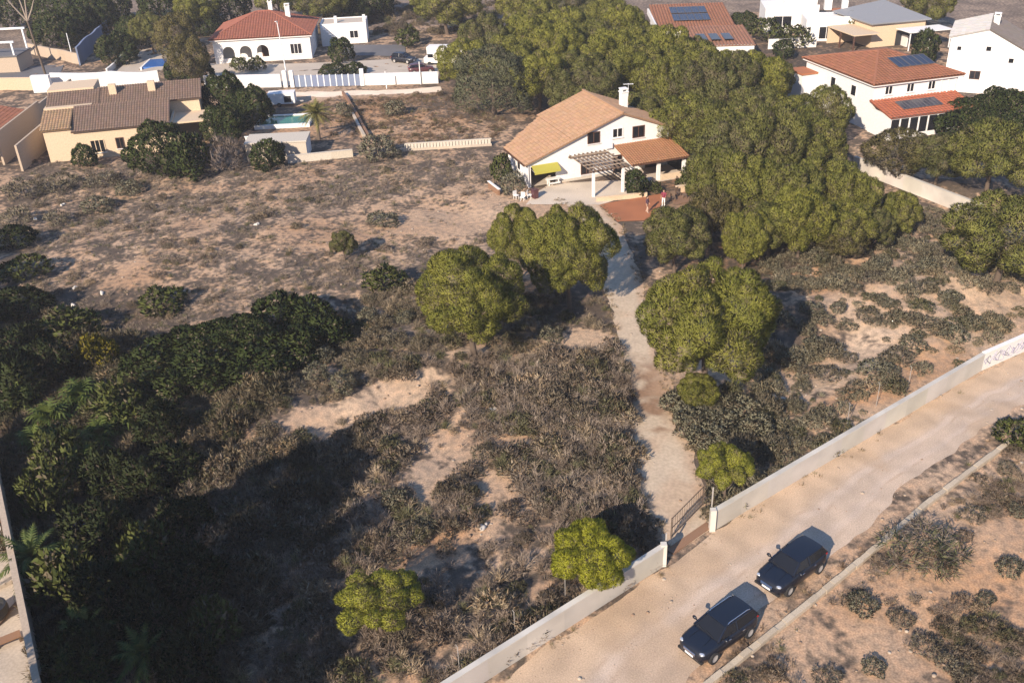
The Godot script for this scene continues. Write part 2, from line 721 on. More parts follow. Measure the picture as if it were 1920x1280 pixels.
# lobes of a rounded crown of half-width rr and half-height hh round the point (0, mid, 0)
func dome(s: int, rr: float, hh: float, mid: float, majors: int, minors: int, low := -0.5, kr := 0.36) -> Array:
	var r := RandomNumberGenerator.new()
	r.seed = s
	var out := [[Vector3(0, mid, 0), minf(rr, hh) * 0.62]]
	for k in majors:
		var y := lerpf(0.97, low, (k + 0.5) / majors)
		var a := k * 2.39996 + r.randf_range(-0.5, 0.5)
		var sx := sqrt(1.0 - y * y)
		var rad := minf(rr, hh) * kr * r.randf_range(0.75, 1.2)
		var f := r.randf_range(0.82, 1.02)
		var cen := Vector3(cos(a) * sx * (rr - rad) * f, mid + y * (hh - rad) * f, sin(a) * sx * (rr - rad) * f)
		out.append([cen, rad])
		for j in minors:
			var d := (rdir(r) + Vector3(cos(a) * sx, y + 0.3, sin(a) * sx) * 0.9).normalized()
			out.append([cen + d * rad * r.randf_range(0.7, 0.95), rad * r.randf_range(0.28, 0.55)])
	return out


func trunk(h: float, rad: float, s: int, lean := 0.3) -> MB:
	var r := RandomNumberGenerator.new()
	r.seed = s
	var mb := MB.new()
	var pts := []
	var rd := []
	var off := Vector3.ZERO
	for k in 6:
		pts.append(Vector3(0, h * k / 5.0 - 0.3, 0) + off)
		rd.append(rad * (1.0 - 0.13 * k))
		off += Vector3(r.randf_range(-1, 1), 0, r.randf_range(-1, 1)) * lean * 0.5
	mb.tube(pts, rd, 8)
	return mb


func limb(from: Vector3, to: Vector3, rad: float) -> MB:
	var mb := MB.new()
	var mid := from.lerp(to, 0.5) + Vector3(0, -0.25, 0)
	mb.tube([from, mid, to], [rad, rad * 0.7, rad * 0.3], 6)
	return mb


var pines := []
var pine_r := 4.2
var pine_h := 3.9


func make_pine(s: int, per: float, len_: float, wid: float, ca: Color, cb: Color, twigs: float, umbrella := false) -> Node3D:
	var t := Node3D.new()
	t.name = "pine_tree"
	t.set_meta("base_name", "pine_tree")
	t.set_meta("category", "tree")
	var mid := 5.0
	var hh := 3.6
	var lobes := dome(s, 4.2, hh, mid, 18, 8, -0.75, 0.37)
	if umbrella:
		lobes = dome(s, 4.2, 2.2, 6.2, 15, 5, -0.25, 0.5)
	part("trunk", trunk(5.0, 0.26, s), M.bark, t)
	var r := RandomNumberGenerator.new()
	r.seed = s + 7
	for k in 4:
		var a := k * TAU / 4 + r.randf()
		part("limb", limb(Vector3(0, 2.0 + k * 0.5, 0), Vector3(cos(a) * 2.3, 4.2 + r.randf() * 1.6, sin(a) * 2.3), 0.12), M.bark, t)
	part("crown", foliage(s, lobes, {"per": per, "len": len_, "wid": wid, "a": ca, "b": cb, "twigs": twigs, "low": -0.75, "up": 0.55}), M.leaf, t)
	return t


var first_use := {}


# puts a prototype in place the first time it is used, and a copy after that
func place(proto: Node3D, p: Vector2, deg: float, sc: Vector3, label: String, group := "", sink := 0.0) -> Node3D:
	var o: Node3D
	if not first_use.has(proto):
		first_use[proto] = true
		o = proto
		o.name = numbered(str(proto.name))
		add_child(o, true)
		o.rotation.y = deg_to_rad(deg)
		o.scale = sc
		o.set_meta("label", label)
		if group:
			o.set_meta("group", group)
	else:
		o = proto.duplicate()
		var base := str(proto.get_meta("base_name")) if proto.has_meta("base_name") else str(proto.name)
		o.name = numbered(base)
		add_child(o, true)
		o.rotation.y = deg_to_rad(deg)
		o.scale = sc
		o.set_meta("label", label)
		if o.has_meta("group"):
			o.remove_meta("group")
		if group:
			o.set_meta("group", group)
	o.position = g3(p, -sink)
	return o


# a pine of crown half-width rr and total height tall; the model is 4.2 m and 8.6 m
func pine(p: Vector2, rr: float, tall: float, kind: int, deg: float, label: String, group := "") -> void:
	place(pines[kind], p, deg, Vector3(rr / 4.2, tall / 8.6, rr / 4.2), label, group, 0.05)


func make_bush(called: String, category: String, s: int, rr: float, hh: float, majors: int, minors: int, o: Dictionary) -> Node3D:
	var t := Node3D.new()
	t.name = called
	t.set_meta("base_name", called)
	t.set_meta("category", category)
	var lobes := dome(s, rr, hh, hh * 0.55, majors, minors, -0.35, o.get("kr", 0.42))
	part("stem", trunk(hh * 0.8, 0.07 * rr, s, 0.1), M.bark, t)
	part("foliage", foliage(s, lobes, o), M.leaf, t)
	return t


func frond(mb: MB, at: Vector3, yaw: float, rise: float, len_: float, wid: float, droop: float, leaflets: int, r: RandomNumberGenerator, ca: Color, cb: Color) -> void:
	var dirh := Vector3(cos(yaw), 0, sin(yaw))
	var side := Vector3(-sin(yaw), 0, cos(yaw))
	var prev := at
	for k in leaflets:
		var t := (k + 1.0) / leaflets
		var p := at + dirh * len_ * t * cos(rise) + Vector3(0, len_ * (sin(rise) * t - droop * t * t), 0)
		var w := wid * sin(PI * clampf(0.12 + t * 0.86, 0, 1))
		mb.col = ca.lerp(cb, r.randf())
		for s in [-1.0, 1.0]:
			var tip: Vector3 = p + side * w * s + (p - prev) * 1.3 + Vector3(0, -w * 0.35, 0)
			if s > 0:
				mb.tri(prev, tip, p)
			else:
				mb.tri(prev, p, tip)
		prev = p


func make_palm(called: String, s: int, h: float, fronds: int, len_: float, wid: float, ca: Color, cb: Color, category := "palm", leaflets := 12) -> Node3D:
	var t := Node3D.new()
	t.name = called
	t.set_meta("base_name", called)
	t.set_meta("category", category)
	var r := RandomNumberGenerator.new()
	r.seed = s
	part("trunk", trunk(h, 0.22, s, 0.1), M.bark, t)
	for k in fronds:
		var mb := MB.new()
		var u := float(k) / fronds
		frond(mb, Vector3(0, h - 0.35, 0), k * 2.39996, lerpf(1.25, -0.15, u) + r.randf_range(-0.1, 0.1), len_ * r.randf_range(0.85, 1.1), wid, lerpf(0.35, 0.6, u), leaflets, r, ca, cb)
		part("frond", mb, M.leaf, t)
	return t


# a leafless tuft of twigs, about 1 m across and 0.7 m high
func twig_mesh(s: int, count: int, reach: float, high: float, thick: float, ca: Color, cb: Color, forks := 3) -> ArrayMesh:
	var r := RandomNumberGenerator.new()
	r.seed = s
	var mb := MB.new()
	for k in count:
		var a := r.randf() * TAU
		var tilt := r.randf()
		var d := Vector3(cos(a) * tilt * reach, high * r.randf_range(0.6, 1.0) * (1.15 - tilt * 0.6), sin(a) * tilt * reach)
		var b := Vector3(cos(a), 0, sin(a)) * reach * 0.15 * r.randf()
		mb.col = ca.lerp(cb, r.randf())
		var sd := d.cross(rdir(r)).normalized() * thick
		mb.tri(b - sd, b + sd, d)
		for f in forks:
			var q := b.lerp(d, r.randf_range(0.35, 0.9))
			var e := q + (d.normalized() + rdir(r) * 0.9).normalized() * high * r.randf_range(0.25, 0.5)
			if e.y < 0.02:
				continue
			var s2 := (e - q).cross(rdir(r)).normalized() * thick * 0.7
			mb.col = ca.lerp(cb, r.randf())
			mb.tri(q - s2, q + s2, e)
	return mb.mesh()


func scatter(called: String, mesh: Mesh, m: Material, spots: Array) -> void:  # spots: [Vector3, yaw, scale, Color]
	var mm := MultiMesh.new()
	mm.transform_format = MultiMesh.TRANSFORM_3D
	mm.use_colors = true
	mm.mesh = mesh
	mm.instance_count = spots.size()
	for k in spots.size():
		var q: Array = spots[k]
		mm.set_instance_transform(k, Transform3D(Basis(Vector3.UP, q[1]).scaled(q[2]), q[0]))
		mm.set_instance_color(k, q[3])
	var o := MultiMeshInstance3D.new()
	o.name = numbered(called)
	o.multimesh = mm
	o.material_override = m
	o.set_meta("kind", "stuff")
	add_child(o, true)


# ---------------------------------------------------------------- buildings
func jit(c: Color, r: RandomNumberGenerator, a := 0.2) -> Color:
	var k := 1.0 + r.randf_range(-a, a)
	return Color(c.r * k * (1.0 + r.randf_range(-0.05, 0.05)), c.g * k, c.b * k * (1.0 + r.randf_range(-0.08, 0.08)))


# rows of barrel tiles on one roof plane; o is the left end of the eave, u runs along it, up climbs the slope; hl, hr cut hips into the ends
func roof_plane(mb: MB, o: Vector3, u: Vector3, w: float, up: Vector3, len_: float, c: Color, hl := 0.0, hr := 0.0, pw := 0.3, course := 0.45, s := 1, cut := 0.0) -> void:
	var r := RandomNumberGenerator.new()
	r.seed = s
	u = u.normalized()
	up = up.normalized()
	var nr := u.cross(up).normalized()
	var cols := maxi(2, int(w / pw))
	var cw := w / cols
	for k in cols:
		var x0 := k * cw
		var tops := []
		for e in 4:
			var x := x0 + cw * e / 3.0
			var f := 1.0
			if hl > 0:
				f = minf(f, x / hl)
			if hr > 0:
				f = minf(f, (w - x) / hr)
			tops.append(len_ * clampf(f, 0, 1))
		var hs := [0.0, cw * 0.17, cw * 0.17, 0.0]
		var y := 0.0
		if cut > 0:
			y = floorf(len_ * maxf(0.0, 1.0 - (x0 + cw * 0.5) / cut) / course) * course
		while y < tops.max() - 0.01:
			mb.col = jit(c, r, 0.11)
			for e in 3:
				var xa: float = x0 + cw * e / 3.0
				var xb: float = x0 + cw * (e + 1) / 3.0
				var ya := minf(y, tops[e])
				var yb := minf(y, tops[e + 1])
				var yc := minf(y + course, tops[e + 1])
				var yd := minf(y + course, tops[e])
				mb.quad(o + u * xa + up * ya + nr * (hs[e] + 0.035), o + u * xb + up * yb + nr * (hs[e + 1] + 0.035), o + u * xb + up * yc + nr * hs[e + 1], o + u * xa + up * yd + nr * hs[e])
			y += course
	mb.col = Color(c.r * 0.7, c.g * 0.7, c.b * 0.7)
	var q := [o + u * cut, o + u * w, o + u * (w - hr) + up * len_, o + u * hl + up * len_]
	var dn := -nr * 0.14
	mb.quad(q[3] + dn, q[2] + dn, q[1] + dn, q[0] + dn)
	for k in 4:
		var a: Vector3 = q[k]
		var b: Vector3 = q[(k + 1) % 4]
		mb.quad(a + dn, b + dn, b, a)


func ridge_cap(mb: MB, a: Vector3, b: Vector3, c: Color) -> void:
	mb.col = c
	mb.beam(a + Vector3(0, 0.04, 0), b + Vector3(0, 0.04, 0), 0.24, 0.14)


# a framed window on a wall that faces local +z at z
func window(parent: Node3D, x0: float, y0: float, x1: float, y1: float, z: float, m: Material, bars := 1, sill := true) -> void:
	var f := MB.new()
	var e := 0.09
	f.box(Vector3(x0 - e, y0 - e, z - 0.02), Vector3(x0, y1 + e, z + 0.06))
	f.box(Vector3(x1, y0 - e, z - 0.02), Vector3(x1 + e, y1 + e, z + 0.06))
	f.box(Vector3(x0, y0 - e, z - 0.02), Vector3(x1, y0, z + 0.06))
	f.box(Vector3(x0, y1, z - 0.02), Vector3(x1, y1 + e, z + 0.06))
	for k in bars:
		var x := lerpf(x0, x1, (k + 1.0) / (bars + 1))
		f.box(Vector3(x - 0.04, y0, z - 0.02), Vector3(x + 0.04, y1, z + 0.055))
	var o := part("window", f, m, parent)
	var p := MB.new()
	p.box(Vector3(x0, y0, z - 0.03), Vector3(x1, y1, z + 0.015))
	part("pane", p, M.glass, o)
	if sill:
		var s := MB.new()
		s.box(Vector3(x0 - 0.16, y0 - 0.17, z - 0.02), Vector3(x1 + 0.16, y0 - e, z + 0.14))
		part("sill", s, M.white, o)


# the same on a side wall that faces local -x (side -1) or +x (side 1) at x
func side_window(parent: Node3D, z0: float, y0: float, z1: float, y1: float, x: float, side: float, m: Material) -> void:
	var f := MB.new()
	var a := x + 0.06 * side
	for q in [[z0 - 0.09, y0 - 0.09, z0, y1 + 0.09], [z1, y0 - 0.09, z1 + 0.09, y1 + 0.09], [z0, y1, z1, y1 + 0.09], [z0, y0 - 0.09, z1, y0]]:
		f.box(Vector3(minf(a, x - 0.02 * side), q[1], q[0]), Vector3(maxf(a, x - 0.02 * side), q[3], q[2]))
	var o := part("window", f, m, parent)
	var p := MB.new()
	p.box(Vector3(minf(x - 0.03 * side, x + 0.015 * side), y0, z0), Vector3(maxf(x - 0.03 * side, x + 0.015 * side), y1, z1))
	part("pane", p, M.glass, o)


func poly(list: Array) -> PackedVector2Array:
	return PackedVector2Array(list)


func block(parent: Node3D, called: String, lo: Vector3, hi: Vector3, m: Material) -> MeshInstance3D:
	var b := MB.new()
	b.box(lo, hi)
	return part(called, b, m, parent)


func chimney(parent: Node3D, at: Vector3, w: float, h: float) -> void:
	var b := MB.new()
	b.box(at + Vector3(-w / 2, -0.8, -w / 2), at + Vector3(w / 2, h, w / 2))
	b.box(at + Vector3(-w / 2 - 0.08, h, -w / 2 - 0.08), at + Vector3(w / 2 + 0.08, h + 0.1, w / 2 + 0.08))
	for s in [-1, 1]:
		b.box(at + Vector3(s * w * 0.4 - 0.06, h + 0.1, -w / 2), at + Vector3(s * w * 0.4 + 0.06, h + 0.35, w / 2))
	b.box(at + Vector3(-w / 2 - 0.05, h + 0.35, -w / 2 - 0.05), at + Vector3(w / 2 + 0.05, h + 0.45, w / 2 + 0.05))
	part("chimney", b, M.white, parent)


# walls of a hip-roofed block: x 0..w, z -d..0, eave at h
func wall_ring(parent: Node3D, w: float, d: float, h: float, m: Material, x := 0.0, z := 0.0, base := -0.6) -> void:
	block(parent, "wall", Vector3(x, base, z - 0.25), Vector3(x + w, h, z), m)
	block(parent, "wall", Vector3(x, base, z - d), Vector3(x + w, h, z - d + 0.25), m)
	block(parent, "wall", Vector3(x, base, z - d + 0.25), Vector3(x + 0.25, h, z - 0.25), m)
	block(parent, "wall", Vector3(x + w - 0.25, base, z - d + 0.25), Vector3(x + w, h, z - 0.25), m)


func hip_roof(parent: Node3D, w: float, d: float, h: float, rise: float, over: float, c: Color, pw := 0.5, s := 1, x := 0.0, z := 0.0) -> void:
	var mb := MB.new()
	var a := w + 2 * over
	var b := d + 2 * over
	var half := b / 2.0
	var run := minf(half, a / 2.0 - 0.6)
	var o := Vector3(x - over, h, z + over)
	var sl := sqrt(half * half + rise * rise)
	var sl2 := sqrt(run * run + rise * rise)
	roof_plane(mb, o, Vector3.RIGHT, a, Vector3(0, rise, -half), sl, c, run, run, pw, 0.5, s)
	roof_plane(mb, o + Vector3(a, 0, -b), Vector3.LEFT, a, Vector3(0, rise, half), sl, c, run, run, pw, 0.5, s + 1)
	roof_plane(mb, o + Vector3(0, 0, -b), Vector3.BACK, b, Vector3(run, rise, 0), sl2, c, half - 0.01, half - 0.01, pw, 0.5, s + 2)
	roof_plane(mb, o + Vector3(a, 0, 0), Vector3.FORWARD, b, Vector3(-run, rise, 0), sl2, c, half - 0.01, half - 0.01, pw, 0.5, s + 3)
	var r0 := o + Vector3(run, rise, -half)
	var r1 := o + Vector3(a - run, rise, -half)
	var cap := Color(c.r * 1.15, c.g * 1.15, c.b * 1.15)
	ridge_cap(mb, r0, r1, cap)
	ridge_cap(mb, o, r0, cap)
	ridge_cap(mb, o + Vector3(0, 0, -b), r0, cap)
	ridge_cap(mb, o + Vector3(a, 0, 0), r1, cap)
	ridge_cap(mb, o + Vector3(a, 0, -b), r1, cap)
	part("roof", mb, M.tile, parent)
	var fr := MB.new()
	fr.box(Vector3(x - over + 0.1, h - 0.3, z - d - over + 0.1), Vector3(x + w + over - 0.1, h - 0.15, z + over - 0.1))
	part("eaves", fr, M.white, parent)


func solar_panel(parent: Node3D, at: Vector3, u: Vector3, up: Vector3, w: float, h: float) -> void:
	var nr := u.cross(up).normalized()
	var mb := MB.new()
	var a := at + nr * 0.16
	mb.quad(a, a + u * w, a + u * w + up * h, a + up * h)
	mb.quad(a - nr * 0.05 + up * h, a - nr * 0.05 + u * w + up * h, a - nr * 0.05 + u * w, a - nr * 0.05)
	var o := part("solar_panel", mb, M.solar, parent)
	var f := MB.new()
	for e in [[a, a + u * w], [a + up * h, a + u * w + up * h], [a, a + up * h], [a + u * w, a + u * w + up * h], [a + u * w * 0.5, a + u * w * 0.5 + up * h]]:
		f.beam(e[0] + nr * 0.005, e[1] + nr * 0.005, 0.05, 0.05)
	part("frame", f, M.solar_frame, o)


func main_house() -> void:
	var t := thing("main_house", "white two storey house with terracotta gable roof, green awning and tiled porch", "house", Vector3(2.55, 0, -99.13), 19.0)
	var tc := Color(0.47, 0.285, 0.165)
	var f := MB.new()
	f.extrude(poly([Vector2(0, -0.6), Vector2(0.25, -0.6), Vector2(0.25, 2.25), Vector2(3.2, 2.25), Vector2(3.2, -0.6), Vector2(14.0, -0.6), Vector2(14.0, 2.2), Vector2(15.7, 2.2), Vector2(15.7, -0.6), Vector2(16.8, -0.6), Vector2(16.8, 4.45), Vector2(10.94, 6.72), Vector2(0, 2.8)]), -0.25, 0.0)
	part("front_wall", f, M.white, t)
	block(t, "side_wall", Vector3(0, -0.6, -6.0), Vector3(0.25, 2.75, -0.25), M.white)
	block(t, "side_wall", Vector3(16.55, -0.6, -10.0), Vector3(16.8, 4.42, -0.25), M.white)
	block(t, "side_wall", Vector3(5.0, -0.6, -10.0), Vector3(5.25, 4.4, -9.2), M.white)
	var rw := MB.new()
	rw.extrude(poly([Vector2(0, -0.6), Vector2(5.9, -0.6), Vector2(5.9, 4.2), Vector2(0, 2.6)]), -0.22, 0)
	var rwo := part("rear_wall", rw, M.white, t)
	rwo.position = Vector3(0.05, 0, -6.0)
	rwo.rotation.y = 0.56
	var b := MB.new()
	b.extrude(poly([Vector2(5.25, -0.6), Vector2(16.55, -0.6), Vector2(16.55, 4.4), Vector2(10.94, 6.68), Vector2(5.25, 4.6)]), -10.0, -9.75)
	part("rear_wall", b, M.white, t)
	block(t, "garage_floor", Vector3(0.25, -0.1, -5.7), Vector3(5.0, 0.0, -0.25), M.concrete)
	block(t, "inner_wall", Vector3(4.6, 0, -5.7), Vector3(4.8, 2.7, -0.3), M.grey_plaster)
	block(t, "inner_wall", Vector3(13.2, 0, -3.2), Vector3(16.4, 2.6, -3.0), M.grey_plaster)
	var sl := Vector3(10.94 + 0.55, 4.12, 0).normalized()
	var r := MB.new()
	roof_plane(r, Vector3(-0.55, 2.72, -9.6), Vector3.BACK, 10.0, sl, 5.9, tc, 0, 0, 0.3, 0.42, 5, 3.3)
	part("roof", r, M.tile, t)
	var r2 := MB.new()
	roof_plane(r2, Vector3(-0.55, 2.72, -10.3) + sl * 5.9, Vector3.BACK, 10.7, sl, 6.32, tc, 0, 0, 0.3, 0.42, 6)
	part("roof", r2, M.tile, t)
	var rp := MB.new()
	var sr := Vector3(-6.35, 2.42, 0)
	roof_plane(rp, Vector3(17.29, 4.44, 0.4), Vector3.FORWARD, 10.7, sr, sr.length(), tc, 0, 0, 0.3, 0.42, 7)
	ridge_cap(rp, Vector3(10.94, 6.93, 0.4), Vector3(10.94, 6.93, -10.3), tc)
	var roof := part("roof", rp, M.tile, t)
	chimney(roof, Vector3(13.9, 5.5, -5.6), 0.75, 1.9)
	window(t, 7.0, 3.95, 8.3, 5.05, 0, M.brown_frame)
	window(t, 9.95, 4.2, 11.05, 5.1, 0, M.white, 1)
	window(t, 12.4, 3.85, 13.7, 5.0, 0, M.brown_frame)
	window(t, 6.2, 0.6, 7.4, 1.7, 0, M.brown_frame)
	side_window(t, -3.4, 1.2, -2.5, 2.1, 0, -1, M.white)
	var d := MB.new()
	d.box(Vector3(10.15, 0, -0.02), Vector3(11.0, 2.05, 0.03))
	var door := part("door", d, M.glass, t)
	var df := MB.new()
	df.box(Vector3(10.05, 0, -0.02), Vector3(10.15, 2.15, 0.06))
	df.box(Vector3(11.0, 0, -0.02), Vector3(11.1, 2.15, 0.06))
	df.box(Vector3(10.15, 2.05, -0.02), Vector3(11.0, 2.15, 0.06))
	part("door_frame", df, M.brown_frame, door)
	block(t, "wall_lamp", Vector3(4.9, 2.75, 0), Vector3(5.4, 2.95, 0.22), M.white_metal)
	var aw := MB.new()
	aw.quad(Vector3(0.3, 1.95, 1.05), Vector3(3.35, 1.95, 1.05), Vector3(3.35, 2.42, 0.03), Vector3(0.3, 2.42, 0.03))
	aw.quad(Vector3(0.3, 1.72, 1.06), Vector3(3.35, 1.72, 1.06), Vector3(3.35, 1.95, 1.05), Vector3(0.3, 1.95, 1.05))
	var awn := part("awning", aw, M.awning, t)
	for x in [0.35, 3.3]:
		var ar := MB.new()
		ar.beam(Vector3(x, 2.0, 0.0), Vector3(x, 1.92, 1.04), 0.04, 0.04)
		part("awning_arm", ar, M.steel, awn)
	for q in [[Vector3(-0.62, 2.62, 0.4), Vector3(-0.62, 2.62, -6.2)], [Vector3(10.1, 2.3, 4.56), Vector3(17.1, 2.3, 4.56)]]:
		var gu := MB.new()
		gu.beam(q[0], q[1], 0.12, 0.1)
		part("gutter", gu, M.brown_frame, t)
	for q in [[-0.08, 0.12, 2.6], [16.7, 0.06, 4.3]]:
		var dp := MB.new()
		dp.tube([Vector3(q[0], -0.2, q[1]), Vector3(q[0], q[2], q[1])], [0.05, 0.05], 6)
		part("downpipe", dp, M.white_metal, t)
	block(t, "plinth", Vector3(3.25, -0.5, 0.0), Vector3(10.0, 0.3, 0.04), M.cream_white)
	block(t, "air_conditioner", Vector3(9.0, 3.1, 0.0), Vector3(9.8, 3.7, 0.3), M.white_metal)
	# the porch
	var pr := MB.new()
	var su := Vector3(0, 0.92, -4.5)
	roof_plane(pr, Vector3(10.1, 2.38, 4.5), Vector3.RIGHT, 7.0, su, su.length(), Color(0.4, 0.19, 0.09), 0, 0, 0.3, 0.42, 9)
	part("porch_roof", pr, M.tile, t)
	for x in [10.35, 13.5, 16.6]:
		block(t, "porch_post", Vector3(x - 0.17, -0.4, 3.9), Vector3(x + 0.17, 2.45, 4.24), M.white)
	block(t, "porch_beam", Vector3(10.2, 2.15, 3.95), Vector3(16.9, 2.4, 4.2), M.wood)
	block(t, "porch_floor", Vector3(10.1, -0.4, 0.02), Vector3(16.9, 0.12, 4.4), M.concrete)
	block(t, "parapet", Vector3(13.7, 0.12, 4.25), Vector3(16.4, 0.75, 4.4), M.cream)
	block(t, "parapet", Vector3(11.3, 0.12, 4.25), Vector3(12.6, 0.65, 4.4), M.white)


func pergola() -> void:
	var t := thing("pergola", "weathered wooden slatted pergola on white posts beside the tiled porch", "pergola", Vector3(2.55, 0, -99.13), 19.0)
	for q in [Vector2(5.1, 5.6), Vector2(8.5, 5.6)]:
		var b := MB.new()
		b.box(Vector3(q.x - 0.13, -0.5, q.y - 0.13), Vector3(q.x + 0.13, 2.7, q.y + 0.13))
		part("post", b, M.white, t)
	for z in [0.2, 5.6]:
		block(t, "beam", Vector3(4.6, 2.7, z - 0.07), Vector3(9.1, 2.88, z + 0.07), M.wood)
	for k in 9:
		var x := 4.8 + k * 0.51
		block(t, "slat", Vector3(x - 0.06, 2.88, 0.05), Vector3(x + 0.06, 3.0, 6.0), M.wood)
	for k in 5:
		var z := 0.9 + k * 1.05
		block(t, "cross_slat", Vector3(4.6, 3.0, z - 0.05), Vector3(9.1, 3.07, z + 0.05), M.pale_wood)


func villa() -> void:
	var t := thing("arched_villa", "white villa with red hipped roof, three arches and two chimneys", "house", Vector3(-48.2, 0, -166.23), 4.0)
	var w := 16.2
	var d := 14.0
	var f := []
	f.append(Vector2(0, -1.2))
	for k in 3:
		var x := 2.4 + k * 2.85
		f.append(Vector2(x - 0.98, -1.2))
		for j in 9:
			var a := PI - PI * j / 8.0
			f.append(Vector2(x + cos(a) * 0.98, 1.75 + sin(a) * 0.98))
		f.append(Vector2(x + 0.98, -1.2))
	f.append(Vector2(w, -1.2))
	f.append(Vector2(w, 4))
	f.append(Vector2(0, 4))
	var mb := MB.new()
	mb.extrude(poly(f), -0.3, 0)
	part("front_wall", mb, M.white, t)
	for k in 3:
		var x := 2.4 + k * 2.85
		block(t, "balustrade", Vector3(x - 0.98, -1.2, -0.22), Vector3(x + 0.98, 0.75, -0.1), M.white)
	block(t, "porch_back_wall", Vector3(0.3, -1.2, -3.0), Vector3(10.6, 4, -2.75), M.white)
	block(t, "porch_side_wall", Vector3(10.6, -1.2, -2.75), Vector3(10.85, 4, -0.3), M.white)
	block(t, "porch_floor", Vector3(0.3, -1.2, -2.75), Vector3(10.6, 0.0, -0.3), M.concrete)
	block(t, "side_wall", Vector3(0, -1.2, -d), Vector3(0.3, 4, -0.3), M.white)
	block(t, "side_wall", Vector3(w - 0.3, -1.2, -d), Vector3(w, 4, -0.3), M.white)
	block(t, "rear_wall", Vector3(0.3, -1.2, -d), Vector3(w - 0.3, 4, -d + 0.3), M.white)
	hip_roof(t, w, d, 4.05, 3.0, 0.5, Color(0.33, 0.118, 0.072), 0.45, 31)
	chimney(t, Vector3(9.2, 6.2, -8.2), 0.7, 2.1)
	chimney(t, Vector3(12.2, 5.2, -7.0), 0.8, 2.4)
	window(t, 12.8, 1.0, 14.6, 2.6, 0, M.white, 2)
	var dr := MB.new()
	dr.box(Vector3(7.5, 0, -2.75), Vector3(8.6, 2.2, -2.68))
	part("door", dr, M.brown_frame, t)
	block(t, "step", Vector3(7.2, -1.2, 0.02), Vector3(9.2, -0.4, 0.9), M.concrete)
	# the block behind, with its outside stair
	var a := thing("white_annexe", "white flat roofed block with outside stair right of the red roofed villa", "building", Vector3(-32.0, 0, -178.0), 4.0)
	wall_ring(a, 8.2, 6.0, 3.6, M.white, 0, 0, -0.5)
	block(a, "roof_slab", Vector3(0.25, 3.3, -5.75), Vector3(7.95, 3.45, -0.25), M.concrete)
	for k in 7:
		block(a, "step", Vector3(0.2 + k * 0.45, -0.5, 0.02), Vector3(0.65 + k * 0.45, 3.3 - k * 0.45, 1.3), M.white)
	for x in [2.5, 7.6]:
		block(a, "chimney", Vector3(x, 3.45, -2.0), Vector3(x + 0.5, 4.6, -1.5), M.white)
	window(a, 5.2, 1.0, 6.6, 2.2, 0, M.white)


